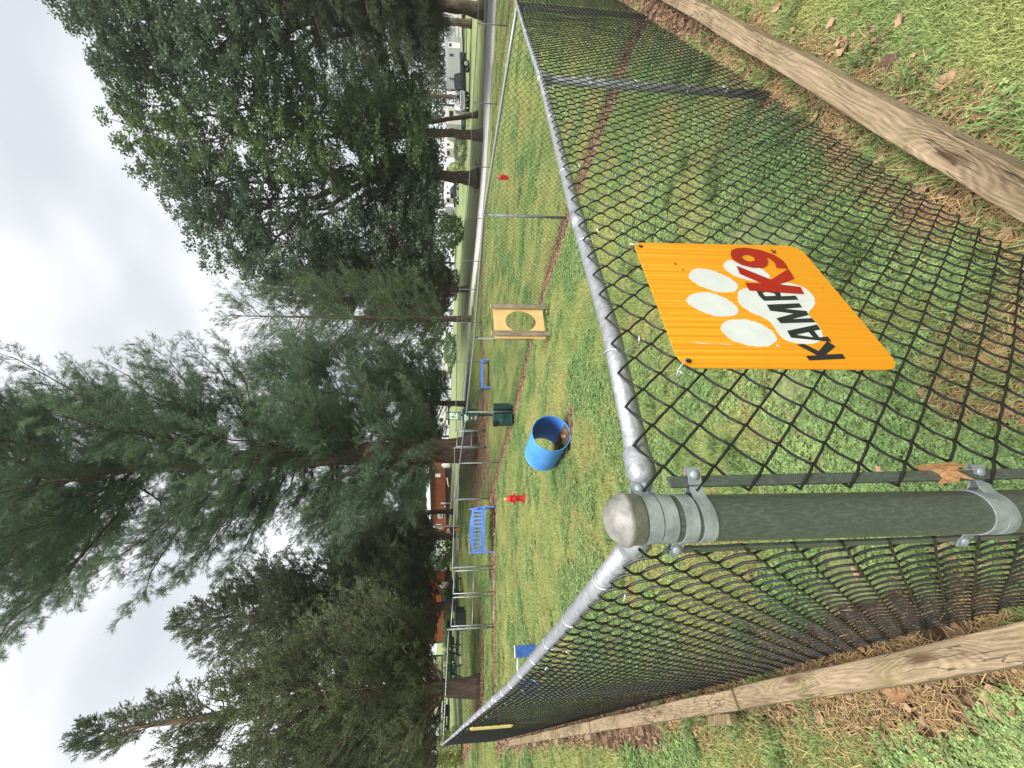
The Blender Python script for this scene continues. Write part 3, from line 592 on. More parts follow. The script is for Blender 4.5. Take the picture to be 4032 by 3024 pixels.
def fence(label, P, posts, side, rail_r=.020, height=FH, zones=None, off=.024, group=None, wire='wire_far', skip=None, corner=(), ties=None, rails=None):
    """posts: distances along P"""
    Pn, s = polyline(P); o = Pn[0]; root = empty('chain_link_fence', (o[0], o[1], o[2] - height), 0, label, 'fence', group); inv = -np.array([o[0], o[1], o[2] - height])
    def put(mb, nm, mt, smooth=True, **k):
        mb.v = [v + inv for v in mb.v]; return mb.build(nm, mt, root, smooth=smooth, **k)
    for (a, b) in (rails or [(0, s[-1])]):
        mb = MB(); mb.tube(rail_pts(P, a, b), rail_r, 12); put(mb, 'top_rail', M['galv'])
    for q in posts:
        c = pl_at(Pn, s, q)[0]; big = any(abs(q - cc) < .05 for cc in corner)
        mb = post_mesh(c[0], c[1], c[2] - height - .1, c[2] - (.0 if not big else -.02), .030 if big else .024, cap=big)
        if not big:
            mb.lathe([(.030, c[2] - .05), (.030, c[2] - .012), (.024, c[2] + .014), (.012, c[2] + .024)], 12, (c[0], c[1], 0))
        put(mb, 'post', M['galv_dull'])
        if ties:
            nn = pl_at(Pn, s, min(q + .01, s[-1]))[0] - pl_at(Pn, s, max(q - .01, 0))[0]; t = nn[:2] / np.linalg.norm(nn[:2]); nv = np.array([t[1], -t[0]]) * side
            mb = MB()
            for hh in (.25, .62, 1.0, 1.35):
                zz = c[2] - hh; cc = np.array([c[0], c[1], zz]); u = np.array([nv[0], nv[1], 0]); ax = np.array([t[0], t[1], 0]); rr = .027
                mb = MB(); pts = [cc + rr * (math.cos(a) * ax + math.sin(a) * u) for a in np.linspace(-.3, math.pi + .3, 9)]; mb.tube(pts, .0022, 4)
                put(mb, 'tie_wire', M['alu'])
    mb = MB()
    for (a, b, sub, k, r) in (zones or [(0, s[-1], 1, 3, .0024)]): mesh_fabric(mb, P, a, min(b, s[-1]), off, side, height - .02, sub, k, r, skip)
    f = put(mb, 'wire_mesh', M[wire])
    return root, put
# ---- the two near fences with the corner between them
PL_ = [(onL(t)[0], onL(t)[1], z) for t, z in pL]; PR_ = [(onR(t)[0], onR(t)[1], z) for t, z in pR]
RAIL_R = .0215
lp = [2.75, 5.55, 8.35, 11.1]; rp = [2.72, 5.9, 8.9]
rootL, putL = fence('long black mesh fence running from the thick corner post to the far left', PL_, lp + [13.9], -1, RAIL_R, rails=[(.085, 13.93)], zones=[(.05, 2.8, 4, 5, .0027), (2.8, 6.5, 2, 4, .0021), (6.5, 14, 1, 3, .0016)], wire='vinyl', off=.030, corner=(13.9,))
rootR, putR = fence('chain link fence panel right of the corner post, carrying the orange sign', PR_, rp, 1, RAIL_R, rails=[(.085, 10.)], zones=[(.034, 3.0, 4, 5, .0027), (3.0, 6.0, 2, 4, .0027), (6.0, 10, 1, 3, .0027)], wire='vinyl', off=.030)
for put, P, ts, side, dd in ((putL, PL_, [.29, .62, .93, 1.22, 1.58, 1.95, 2.3, 2.62, 2.95, 3.3, 3.7, 4.1, 4.5, 5.0, 5.6, 6.2, 7, 8], -dL[::-1] * np.array([-1, 1]) * -1, dL), (putR, PR_, [.36, .82, 1.32, 1.95, 2.35, 2.8, 3.2, 3.65, 4.2, 4.8, 5.4], None, dR)):
    sd_ = np.array([-dL[1], dL[0]]) if put is putL else np.array([dR[1], -dR[0]])
    Pn, s = polyline(P)
    for t in ts:
        c = pl_at(Pn, s, t)[0]; mb = tie_loop(c, dd, RAIL_R + .002, .0017, .035 + random.random() * .02, sd_); put(mb, 'tie_wire', M['alu'])
for put, P, ts, sd_, dd in ((putR, PR_, [2.72], np.array([dR[1], -dR[0]]), dR),):
    Pn, s = polyline(P)
    for t in ts:
        c0 = pl_at(Pn, s, t)[0]
        for hh in (.32, .62, .95, 1.2):
            u = np.array([sd_[0], sd_[1], 0]); ax = np.array([dd[0], dd[1], 0]); cc = c0 - np.array([0, 0, hh]); pts = [cc + .030 * (math.cos(a) * ax + math.sin(a) * u) + np.array([0, 0, .006 * a]) for a in np.linspace(-.4, math.pi + .4, 10)]
            mb = MB(); mb.tube(pts, .0017, 5); e = pts[-3] + u * .008; mb.tube([e, e + ax * .02 + np.array([0, 0, .03]) + u * .012], .0016, 4); mb.tube([e, e + ax * .02 - np.array([0, 0, .03]) + u * .012], .0016, 4); put(mb, 'tie_wire', M['alu'])
# rail joint sleeve and line post loop cap on the right fence
Pn, s = polyline(PR_)
for t in (.98,):
    mb = MB(); mb.tube([pl_at(Pn, s, t - .05)[0], pl_at(Pn, s, t + .03)[0]], RAIL_R + .0022, 16); putR(mb, 'rail_sleeve', M['galv'])
c = pl_at(Pn, s, 2.72)[0]; mb = MB(); mb.tube([pl_at(Pn, s, 2.70)[0], pl_at(Pn, s, 2.745)[0]], RAIL_R + .006, 16); putR(mb, 'loop_cap', M['galv'])
Pn, s = polyline(PL_)
for t in lp:
    mb = MB(); mb.tube([pl_at(Pn, s, t - .02)[0], pl_at(Pn, s, t + .025)[0]], RAIL_R + .006, 14); putL(mb, 'loop_cap', M['galv'])

# ---- corner post with its cap, bands, bars and rail ends
PR0 = .0365; ZT = 1.494
cp = empty('corner_post', (A[0], A[1], g1(*A)), 0, 'thick dark green terminal post with a domed grey cap in the foreground', 'fence post')
io = -np.array([A[0], A[1], g1(*A)])
def putC(mb, nm, mt, smooth=True, auto=35, **k):
    mb.v = [v + io for v in mb.v]; return mb.build(nm, mt, cp, smooth=smooth, auto=auto, **k)
lean = np.array([-.012, 0.004])          # the post leans a touch
def pc(z): return np.array([A[0] + lean[0] * (ZT - z), A[1] + lean[1] * (ZT - z), z])
mb = MB(); mb.tube([pc(z) for z in (-.25, .3, .7, 1.1, ZT - .02)], PR0, 40); putC(mb, 'tube', M['post_green'])
k = PR0
mb = MB(); mb.lathe([(k + .001, ZT - .034), (k + .0030, ZT - .032), (k + .0030, ZT - .016), (k + .0052, ZT - .013), (k + .0060, ZT - .009), (k + .0052, ZT - .005), (k + .001, ZT - .001), (k - .002, ZT + .006), (k - .007, ZT + .0125), (k - .016, ZT + .0185), (k - .026, ZT + .022), (.004, ZT + .0235), (.0002, ZT + .0235)], 48, (A[0], A[1], 0)); putC(mb, 'cap', M['cap'], auto=60)
def band(z, wd, th=.0022, arms=None, tiltv=(0, 0), name='brace_band', r0=None):
    """steel strap round the post; arms = list of (direction, length) where both strap ends are bolted together"""
    r0 = r0 or PR0 + .0006; c = pc(z); mb = MB(); d = arms[0]; ad = np.array([d[0][0], d[0][1]]); tn = np.array([-ad[1], ad[0]])
    gap = .0045; a0 = math.asin(gap / r0) ; path = []
    for a in np.linspace(.42, 2 * math.pi - .42, 44): path.append((ad * math.cos(a) + tn * math.sin(a)) * r0)
    st = [ad * d[1] + tn * gap, ad * (r0 + .018) + tn * gap, ad * (r0 + .006) + tn * (gap + .003)]; en = [ad * (r0 + .006) - tn * (gap + .003), ad * (r0 + .018) - tn * gap, ad * d[1] - tn * gap]
    full = st + path + en; full = np.array(full); tg = np.gradient(full, axis=0); tg /= np.linalg.norm(tg, axis=1)[:, None]; nr = np.stack([tg[:, 1], -tg[:, 0]], 1)
    n = len(full); out_ = full + nr * th / 2; in_ = full - nr * th / 2; v = []
    slope = np.array([tiltv[0], tiltv[1]])
    for q, zz in ((out_, wd / 2), (out_, -wd / 2), (in_, -wd / 2), (in_, wd / 2)): v.append(np.column_stack([c[0] + q[:, 0], c[1] + q[:, 1], c[2] + zz + q @ slope]))
    v = np.stack(v, 1).reshape(-1, 3); i = np.arange(n - 1)[:, None] * 4; j = np.arange(4)[None]; f = np.stack([i + j, i + (j + 1) % 4, i + 4 + (j + 1) % 4, i + 4 + j], 2).reshape(-1, 4)
    mb.add(v, np.vstack([f, [[3, 2, 1, 0]], [[4 * n - 4, 4 * n - 3, 4 * n - 2, 4 * n - 1]]]))
    o = putC(mb, name, M['galv_band'], smooth=True, auto=30)
    # carriage bolt through the two ends
    bm = MB(); bc = np.array([*(c[:2] + ad * (d[1] - .012)), c[2] + (ad * (d[1] - .012)) @ slope]); t3 = np.array([tn[0], tn[1], 0])
    for sg in (1, -1):
        p0 = bc + t3 * sg * (gap + th * .5)
        bm.tube([p0, p0 + t3 * sg * .0022, p0 + t3 * sg * .0045, p0 + t3 * sg * .0055], [.0085, .0082, .005, .0008], 12)
    bm.v = [v + io for v in bm.v]; b = bm.build('bolt', M['galv_band'], o, smooth=True)
    return o
outR = np.array([dR[1], -dR[0]]); outL = np.array([-dL[1], dL[0]])
aRt = dR * .048 + outR * .031; aRt /= np.linalg.norm(aRt); aLt = dL * .058 + outL * .031; aLt /= np.linalg.norm(aLt)
band(1.447, .023, arms=[(dR, .062)], name='brace_band'); band(1.422, .023, arms=[(dL, .062)], name='brace_band')
band(1.388, .022, arms=[(aLt, .070)], name='tension_band'); band(1.359, .022, arms=[(aRt, .082)], name='tension_band', tiltv=aRt * .06)
band(.846, .022, arms=[(aLt, .070)], name='tension_band'); band(.822, .022, arms=[(aRt, .082)], name='tension_band', tiltv=aRt * .10)
for d, zr, out_, nm in ((dR, 1.437, outR, 'rail_end'), (dL, 1.434, outL, 'rail_end')):
    a = np.array([A[0], A[1], zr]); d3 = np.array([d[0], d[1], -.05 if d is dR else .03]); mb = MB()
    mb.tube([a + d3 * .058, a + d3 * .066, a + d3 * .078, a + d3 * .082, a + d3 * .118, a + d3 * .124], [.012, .020, .0252, .0260, .0252, .0232], 24)
    mb.v and None; o = putC(mb, nm, M['galv'], auto=50)
    tb = MB(); z3 = np.array([0, 0, 1.]); tb.beam(a + d3 * .030, a + d3 * .070, .006, .030); tb.v = [v + io for v in tb.v]; tb.build('tongue', M['galv_band'], o)
    bt = MB(); o3 = np.array([out_[0], out_[1], 0]); p0 = a + d3 * .055 + o3 * .003; bt.tube([p0, p0 + o3 * .003, p0 + o3 * .0055, p0 + o3 * .0065], [.0095, .009, .005, .0008], 12); bt.v = [v + io for v in bt.v]; bt.build('bolt', M['galv_band'], o, smooth=True)
for P, out_, d in ((PR_, outR, dR), (PL_, outL, dL)):
    t = .048 if d is dR else .058; c2 = A + d * t + out_ * .030
    mb = MB(); mb.beam((c2[0], c2[1], -.02), (c2[0], c2[1], 1.405), .0055, .019, up=(d[0], d[1], 0)); putC(mb, 'tension_bar', M['post_green'], smooth=False, bevel=.0008)

# ---- the other fences
div = [tuple(p) for p in DIV]; Pn, s = polyline(div)
fence('chain link fence dividing the two yards, its bright rail running behind the holed board', div, list(s[1:]) , 1, .0205, zones=[(0.1, 6.5, 1, 4, .0028), (6.5, 99, 1, 3, .0034)], corner=(s[-1],), ties=True)
backL = [Bt, GL]; Pn, s = polyline(backL)
fence('short chain link fence between the far left corner post and the double gate', backL, [s[-1]], 1, .020, zones=[(0, 99, 1, 3, .0026)], corner=(s[-1],), ties=True)
backR = [GR, C_]; Pn, s = polyline(backR)
fence('chain link fence behind the blue bench, from the double gate to the pine side', backR, [0.03], 1, .020, zones=[(0, 99, 1, 3, .0026)], corner=(.03,), ties=True)
side2 = [C_, Q0]; Pn, s = polyline(side2)
fence('chain link fence piece in front of the big pine trunk', side2, [s[-1]], 1, .020, zones=[(0, 99, 1, 3, .0028)], corner=(s[-1],), ties=True)
Pn, s = polyline(FAR)
fence('far chain link fence around the second yard', FAR, list(s[:-1]), 1, .020, zones=[(0, 99, 1, 3, .0040)], corner=(s[0],))

# ---- gates
def gate(label, p0, p1, z0, z1, h, mid=.5, latch=False, group=None):
    p0 = np.array(p0[:2]); p1 = np.array(p1[:2]); l = np.linalg.norm(p1 - p0); ang = math.atan2(p1[1] - p0[1], p1[0] - p0[0])
    r = empty('gate_leaf', (p0[0], p0[1], z0), ang, label, 'gate', group); dz = z1 - z0
    F = lambda x, z: (x, 0, z + dz * x / l)
    mb = MB(); pts = [F(.03, .06), F(.03, h - .02), F(l - .03, h - .02), F(l - .03, .06)]
    for a, b in zip(pts, pts[1:] + pts[:1]): mb.tube([a, b], .018, 8)
    mb.build('frame', M['galv'], r, smooth=True)
    mb = MB(); mb.tube([F(.03, h * mid), F(l - .03, h * mid)], .014, 8); mb.build('middle_bar', M['galv'], r, smooth=True)
    mb = MB(); mesh_fabric(mb, [(0.04, 0, h - .03), (l - .04, 0, h - .03 + dz)], 0, l - .09, .0, 1, h - .1, 1, 3, .0026, top=0); mb.build('wire_mesh', M['wire_far'], r)
    for hz in (.25, h - .25):
        mb = MB(); mb.lathe([(.028, hz - .03), (.028, hz + .03)], 10, (.0, 0, 0)); mb.box((.02, 0, hz), (.05, .012, .04)); mb.build('hinge', M['galv_dull'], r)
    if latch: mb = MB(); mb.box((l - .02, 0, h * .62), (.1, .05, .05)); mb.tube([(l - .04, 0, h * .55), (l - .04, 0, h * .7)], .025, 8); mb.build('latch', M['galv'], r)
    return r
gl, gr = np.array(GL), np.array(GR); dg = (gr - gl); mid = gl + dg * .53
gate('left leaf of the silver double gate at the far left of the yard', gl + dg * .03, gl + dg * .515, gl[2] - FH, mid[2] - FH, 1.45, .52, True)
gate('right leaf of the silver double gate, nearer the blue bench', gr - dg * .03, gl + dg * .545, gr[2] - FH, mid[2] - FH, 1.45, .52)
q0, qb = np.array(Q0), np.array(Q0b)
gate('single chain link gate standing in front of the big pine trunk', q0 + (qb - q0) * .05, qb - (qb - q0) * .04, q0[2] - FH, qb[2] - FH, 1.43, .52)

# ------------------------------------------------------------------ timbers along the fence foot
def timber(label, p0, p1, z0, z1, wd=.098, h=.085, mt='timber'):
    p0, p1 = np.array(p0, float), np.array(p1, float); l = np.linalg.norm(p1 - p0); ang = math.atan2(p1[1] - p0[1], p1[0] - p0[0])
    o = MB(); n = max(2, int(l / .25)); v = []
    for i in range(n + 1):
        x = l * i / n; sw = .004 * math.sin(i * 1.7) ; wv = .003 * math.sin(i * 1.1 + 2)
        for sy, sz in ((-1, 0), (1, 0), (1, 1), (-1, 1)): v.append((x, sy * wd / 2 + wv, -h + sz * h + sw * sz + 0.0 + (z1 - z0) * x / l))
    i = np.arange(n)[:, None] * 4; j = np.arange(4)[None]; f = np.stack([i + j, i + 4 + j, i + 4 + (j + 1) % 4, i + (j + 1) % 4], 2).reshape(-1, 4)
    o.add(v, np.vstack([f, [[0, 1, 2, 3]], [[4 * n + 3, 4 * n + 2, 4 * n + 1, 4 * n]]])); b = o.build('landscape_timber', M[mt], None, bevel=.006)
    b.location = (p0[0], p0[1], z0); b.rotation_euler = (0, 0, ang)
    return tag(b, label, 'timber', 'timbers laid along the fence foot')
def zt(p, h=.13):                        # top of timber from the survey plane near the fence
    x, y = p; return -.074 * x + .038 * y - .08 * math.exp(-(math.hypot(x, y) / 4) ** 2) + h
lt = [(-.35, 2.08), (2.11, 4.78), (4.81, 6.35), (6.38, 8.0), (8.03, 9.4), (9.43, 10.9)]
ll = ['nearest left timber with a big round knot, beside the dark corner post', 'second timber from the corner along the left fence', 'third timber from the corner along the left fence, short and split', 'fourth timber from the corner along the left fence', 'fifth timber from the corner along the left fence, far away', 'last and smallest timber at the far end of the left fence']
for (a, b), lb in zip(lt, ll):
    pa, pb = onL(a, .125), onL(b, .125); timber(lb, pa, pb, max(zt(pa), g1(*pa) + .05), max(zt(pb), g1(*pb) + .05), .092)
stk = [(2.3, 'wooden stake outside the first timber joint of the left fence'), (5.0, 'wooden stake outside the second timber joint of the left fence'), (6.5, 'wooden stake outside the third timber joint of the left fence'), (8.1, 'wooden stake outside the fourth timber joint of the left fence')]
for t, lb in stk:
    p = onL(t, .20); pz = onL(t, .125); mb = MB(); z = max(zt(pz), g1(*pz) + .05) - .02; mb.beam((0, 0, -.03), (dL[0] * .24, dL[1] * .24, -.03 + .018), .045, .05); o = mb.build('timber_stake', M['timber'], None, bevel=.003); o.location = (p[0], p[1], z - .03); tag(o, lb, 'stake', 'stakes beside the timbers')
pa, pb = onR(.35, .155), onR(4.35, .27); timber('long weathered timber lying outside the right fence, edges green with algae', pa, pb, zt(pa), zt(pb), .098, .085)
pa, pb = onR(4.38, .27), onR(7.4, .3); timber('timber continuing the right fence line at the upper right edge of the picture', pa, pb, zt(pa), zt(pb), .098, .085)

# ------------------------------------------------------------------ the orange sign
SO = np.array([*(A + outR * .040), 0.]); sx = np.array([dR[0], dR[1], 0.]); sy = np.array([0, 0, 1.])
def sgn(x, y, off=0.0):                  # traced point of the sign face -> (along fence, height)
    r = ray(3024 - (900 + y * .5425), 2400 + x * .5425); nrm = np.array([outR[0], outR[1], 0]); t = ((SO + nrm * off - np.array([0, 0, CAMH])) @ nrm) / (r @ nrm); p = np.array([0, 0, CAMH]) + r * t
    return ((p - SO) @ sx, p[2])
cor = [sgn(517, 1015), sgn(170, 105), sgn(1367, 128), sgn(2126, 1030)]      # TL TR BR BL
def rounded(c, rads, n=7):
    out_ = []; m_ = len(c)
    for i in range(m_):
        p, a, b = np.array(c[i]), np.array(c[i - 1]), np.array(c[(i + 1) % m_]); u = (a - p) / np.linalg.norm(a - p); v = (b - p) / np.linalg.norm(b - p); r = rads[i]
        for k_ in np.linspace(0, 1, n): q = p + u * r * (1 - k_) ** 2 + v * r * k_ ** 2 ; out_.append(tuple(q))
    return out_
org = np.array(cor).mean(0); sg = empty('sign', SO + sx * org[0] + sy * org[1], 0, 'orange square sign with a white paw print reading KAMP K9, wired to the fence', 'sign')
T = lambda pts: [tuple(np.array(p) - org) for p in pts]
UX, UY = sx, sy; NN = np.cross(UX, UY)   # towards outside? checked below
NN = NN if NN[:2] @ outR > 0 else -NN
def plate(name, poly, mt, d0, th, holes=(), parent=None):
    mb = MB()
    if np.cross(UX, UY) @ NN < 0: mb.prism([(-a, b) for a, b in poly], NN * d0, -UX, UY, th, [[(-a, b) for a, b in h] for h in holes])
    else: mb.prism(poly, NN * d0, UX, UY, th, holes)
    return mb.build(name, mt, parent or sg)
mo = bpy.data.materials.new('orange_reflective_sheeting'); mo.use_nodes = True; t = mo.node_tree; b = t.nodes['Principled BSDF']; Nn = t.nodes.new; Ll = t.links.new
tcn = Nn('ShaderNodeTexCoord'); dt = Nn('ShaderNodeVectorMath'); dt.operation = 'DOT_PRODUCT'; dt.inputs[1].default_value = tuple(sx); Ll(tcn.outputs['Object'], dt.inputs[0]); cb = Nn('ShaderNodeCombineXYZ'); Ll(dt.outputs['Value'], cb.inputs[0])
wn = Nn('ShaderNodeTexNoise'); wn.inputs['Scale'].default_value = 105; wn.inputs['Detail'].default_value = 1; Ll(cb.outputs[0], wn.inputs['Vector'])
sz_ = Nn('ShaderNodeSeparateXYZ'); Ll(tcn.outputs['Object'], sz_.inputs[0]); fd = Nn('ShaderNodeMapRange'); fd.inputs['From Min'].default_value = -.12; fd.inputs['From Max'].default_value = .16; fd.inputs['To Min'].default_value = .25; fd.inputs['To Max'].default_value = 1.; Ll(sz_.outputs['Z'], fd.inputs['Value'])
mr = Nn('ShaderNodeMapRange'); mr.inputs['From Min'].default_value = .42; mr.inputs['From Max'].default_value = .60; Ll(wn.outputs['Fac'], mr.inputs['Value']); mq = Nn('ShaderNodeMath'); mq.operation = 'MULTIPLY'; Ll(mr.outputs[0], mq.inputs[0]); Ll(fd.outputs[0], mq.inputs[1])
mm = Nn('ShaderNodeMix'); mm.data_type = 'RGBA'; Ll(mq.outputs[0], mm.inputs[0]); mm.inputs[6].default_value = (.60, .235, .008, 1); mm.inputs[7].default_value = (.74, .35, .022, 1)  # pale sheen stripes painted into the orange, weaker towards the bottom
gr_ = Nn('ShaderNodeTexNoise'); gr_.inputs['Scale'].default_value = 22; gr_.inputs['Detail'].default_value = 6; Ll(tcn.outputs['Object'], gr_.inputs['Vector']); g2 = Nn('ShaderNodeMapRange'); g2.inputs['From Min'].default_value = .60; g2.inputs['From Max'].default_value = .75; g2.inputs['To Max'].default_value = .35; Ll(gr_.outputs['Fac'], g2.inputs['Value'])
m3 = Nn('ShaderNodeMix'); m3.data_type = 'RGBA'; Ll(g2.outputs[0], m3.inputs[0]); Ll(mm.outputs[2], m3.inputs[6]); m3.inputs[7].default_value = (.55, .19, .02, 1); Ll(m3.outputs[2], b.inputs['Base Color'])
b.inputs['Roughness'].default_value = .38; b.inputs['Specular IOR Level'].default_value = .35
M['orange_sign'] = mo; M['sign_white'] = mat('white_sign_print', (.55, .57, .57), .4, 0, var=.05, vscale=20); M['sign_red'] = mat('red_sign_print', (.30, .006, .006), .4, 0, var=.08); M['sign_black'] = mat('black_sign_print', (.012, .014, .020), .4, 0, var=.1); M['sign_edge'] = mat('pale_sign_edge', (.62, .52, .38), .5)
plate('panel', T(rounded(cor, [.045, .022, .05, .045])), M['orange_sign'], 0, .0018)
def smooth_loop(pts, it=2):
    p = np.array(pts, float)
    for _ in range(it):
        q = np.roll(p, -1, 0); p = np.stack([p * .75 + q * .25, p * .25 + q * .75], 1).reshape(-1, 2)
    return [tuple(x) for x in p]
S = lambda pts, sm=0, jit=0: T([sgn(x + (random.random() - .5) * jit, y + (random.random() - .5) * jit) for x, y in (smooth_loop(pts, sm) if sm else pts)])
paw = empty('paw_print', (0, 0, 0)); paw.parent = sg
plate('toe', S([(820, 262), (850, 236), (900, 232), (1000, 255), (1090, 290), (1160, 340), (1165, 365), (1130, 385), (1060, 392), (960, 370), (880, 335), (830, 295)], 2, 5), M['sign_white'], .0018, .0004, parent=paw)
plate('toe', S([(568, 345), (596, 305), (650, 290), (720, 303), (800, 330), (870, 362), (918, 400), (932, 430), (918, 457), (870, 468), (800, 467), (720, 447), (640, 412), (588, 378)], 2, 5), M['sign_white'], .0018, .0004, parent=paw)
plate('toe', S([(550, 522), (578, 485), (640, 468), (720, 468), (800, 488), (870, 528), (922, 570), (937, 602), (915, 632), (860, 647), (780, 643), (700, 620), (610, 577), (565, 545)], 2, 7), M['sign_white'], .0018, .0004, parent=paw)
plate('toe', S([(800, 718), (828, 680), (890, 663), (970, 663), (1060, 683), (1130, 713), (1190, 763), (1217, 805), (1190, 842), (1140, 862), (1050, 863), (950, 842), (870, 802), (820, 758)], 2, 8), M['sign_white'], .0018, .0004, parent=paw)
plate('pad', S([(925, 490), (935, 455), (985, 436), (1080, 442), (1180, 410), (1280, 392), (1380, 418), (1450, 458), (1492, 520), (1482, 572), (1440, 608), (1440, 640), (1475, 662), (1522, 720), (1548, 782), (1530, 822), (1480, 842), (1400, 842), (1300, 826), (1240, 790), (1200, 732), (1170, 682), (1100, 642), (1020, 610), (950, 562), (928, 522)], 2, 4), M['sign_white'], .0018, .0004, parent=paw)
lt_ = empty('lettering', (0, 0, 0)); lt_.parent = sg
plate('letter_k', S([(1420, 930), (1502, 925), (1355, 848), (1405, 843), (1512, 895), (1574, 822), (1634, 862), (1562, 920), (1683, 915), (1706, 950), (1445, 962)]), M['sign_black'], .0024, .0004, parent=lt_)
plate('letter_a', S([(1285, 748), (1500, 702), (1525, 738), (1478, 748), (1517, 796), (1578, 790), (1605, 827), (1312, 797)]), M['sign_black'], .0024, .0004, [S([(1348, 776), (1440, 757), (1474, 796)])], lt_)
plate('letter_m', S([(1238, 693), (1490, 686), (1462, 656), (1318, 663), (1440, 633), (1424, 604), (1262, 588), (1392, 578), (1372, 548), (1137, 558), (1163, 602), (1332, 623), (1207, 657)]), M['sign_black'], .0024, .0004, parent=lt_)
plate('letter_p', S([(1118, 530), (1365, 522), (1345, 493), (1240, 497), (1232, 468), (1195, 446), (1135, 437), (1085, 440), (1064, 460), (1082, 495)]), M['sign_black'], .0024, .0004, [S([(1122, 497), (1203, 494), (1192, 476), (1135, 466), (1105, 470)])], lt_)
plate('letter_k', S([(980, 400), (1102, 405), (942, 335), (918, 277), (1168, 378), (1292, 298), (1337, 370), (1228, 412), (1380, 430), (1407, 483), (1010, 456)]), M['sign_red'], .0029, .0004, parent=lt_)
plate('digit_nine', S([(1287, 298), (1284, 283), (1252, 240), (1182, 195), (1090, 164), (990, 147), (915, 150), (880, 166), (874, 190), (882, 218), (905, 245), (960, 273), (1040, 292), (1110, 291), (1140, 272), (1145, 245), (1128, 212), (1160, 226), (1190, 250), (1203, 272), (1205, 291)]), M['sign_red'], .0034, .0004, [S([(955, 207), (975, 196), (1010, 198), (1046, 218), (1052, 238), (1022, 248), (985, 241), (960, 224)])], lt_)
for q in ([(1168, 157), (1168, 170), (1173, 170), (1173, 166), (1203, 170), (1200, 163), (1173, 161), (1173, 157)], [(1176, 183), (1210, 186), (1210, 182), (1186, 181), (1210, 178), (1186, 176), (1209, 174), (1209, 170), (1176, 172), (1176, 176), (1198, 178), (1176, 180)]):
    plate('trademark_letter', S(q), M['sign_black'], .0019, .0003, parent=lt_)
for q in ([(596, 823), (640, 829), (700, 838), (760, 842), (700, 842), (640, 835)], [(760, 840), (850, 841), (905, 847), (850, 846)], [(1203, 848), (1222, 850), (1230, 858), (1214, 862)]): plate('scratch', S(q), M['sign_white'], .0018, .0002)
for q in ([(470, 252), (484, 258), (482, 270), (472, 268)], [(524, 298), (540, 303), (538, 308), (524, 306)], [(1538, 432), (1548, 434), (1546, 440), (1538, 438)]): plate('dirt_speck', S(q), M['sign_black'], .0018, .0002)
mb = MB()
for q in ([(600, 824), (640, 830), (720, 842), (820, 840), (905, 848), (820, 846), (720, 848), (640, 838)], [(1205, 850), (1225, 852), (1230, 860), (1210, 860)]): pass
def wire_tie(p, pts, label_parent):
    mb = MB(); mb.tube([p + np.array(q) for q in pts], .0014, 5); return mb.build('tie_wire', M['alu'], label_parent, smooth=True)
for (x, y), dq in (((225, 135), (.0, .018)), ((570, 965), (-.03, .02))):
    a, z = sgn(x, y); base = sx * (a - org[0]) + sy * (z - org[1]) + NN * .003
    wire_tie(base, [(0, 0, 0), tuple(NN * .008 + sy * .008), tuple(NN * .004 + sx * dq[0] + sy * (dq[1] + .015)), tuple(-NN * .02 + sx * dq[0] * 1.2 + sy * (dq[1] + .012)), tuple(-NN * .018 + sx * dq[0] * .5 + sy * .01), tuple(NN * .002 + sx * dq[0] + sy * (dq[1] + .018)), tuple(NN * .02 + sx * (dq[0] - .02) + sy * (dq[1] + .022))], sg)
    mb = MB(); mb.tube([base - NN * .001, base + NN * .0005], .006, 10); mb.build('eyelet', M['black'], sg)
# second sign, seen edge-on further along the left fence
c2 = onL(5.55, .045); z2 = np.interp(5.55, [q[0] for q in pL], [q[1] for q in pL]); s2 = MB(); s2.prism(rounded([(-.25, .25), (.25, .25), (.25, -.25), (-.25, -.25)], [.04] * 4), (0, 0, 0), np.array([dL[0], dL[1], 0]), (0, 0, 1), .012)
o = s2.build('sign', mat('faded_yellow_panel', (.60, .48, .16), .6, 0, var=.1)); o.location = (c2[0], c2[1], z2 - .31); tag(o, 'thin yellow panel seen edge-on, hanging on the left fence', 'sign')

# ------------------------------------------------------------------ things in the yards
def put_on(U, V, D): p = at(U, V, D); return (p[0], p[1], g1(p[0], p[1]))
# hydrants
def hydrant(loc, s, rz, label, band_):
    r = empty('fire_hydrant', loc, rz, label, 'fire hydrant')
    P_ = [(.105, 0), (.105, .018), (.075, .022), (.075, .17), (.083, .175), (.083, .19), (.075, .195), (.072, .335), (.092, .342), (.092, .362), (.076, .366)]
    mb = MB(); mb.lathe([(a * s, b * s) for a, b in P_], 24); mb.build('barrel', M['red'], r, smooth=True, auto=40)
    mb = MB(); mb.lathe([(a * s, b * s) for a, b in [(.076, .366), (.074, .395), (.062, .428), (.040, .450), (.030, .455), (.030, .463), (.001, .464)]], 24); b = mb.build('bonnet', M['red'], r, smooth=True, auto=40)
    mb = MB(); mb.lathe([(a * s, bb * s) for a, bb in [(.026, .462), (.026, .478), (.017, .482), (.017, .503), (.001, .505)]], 6); mb.build('operating_nut', band_, b)
    for sx_ in (-1, 1):
        mb = MB(); mb.tube([(sx_ * .06 * s, 0, .285 * s), (sx_ * .105 * s, 0, .285 * s)], .032 * s, 14); mb.tube([(sx_ * .100 * s, 0, .285 * s), (sx_ * .118 * s, 0, .285 * s)], .039 * s, 14); c = mb.build('side_outlet', M['red'], r, smooth=True, auto=40)
        mb = MB(); mb.tube([(sx_ * .116 * s, 0, .285 * s), (sx_ * .134 * s, 0, .285 * s)], .014 * s, 6); mb.build('cap_nut', M['red'], c)
    mb = MB(); mb.tube([(0, -.06 * s, .26 * s), (0, -.112 * s, .26 * s)], .045 * s, 16); mb.build('front_outlet', M['red'], r, smooth=True, auto=40)
    return r
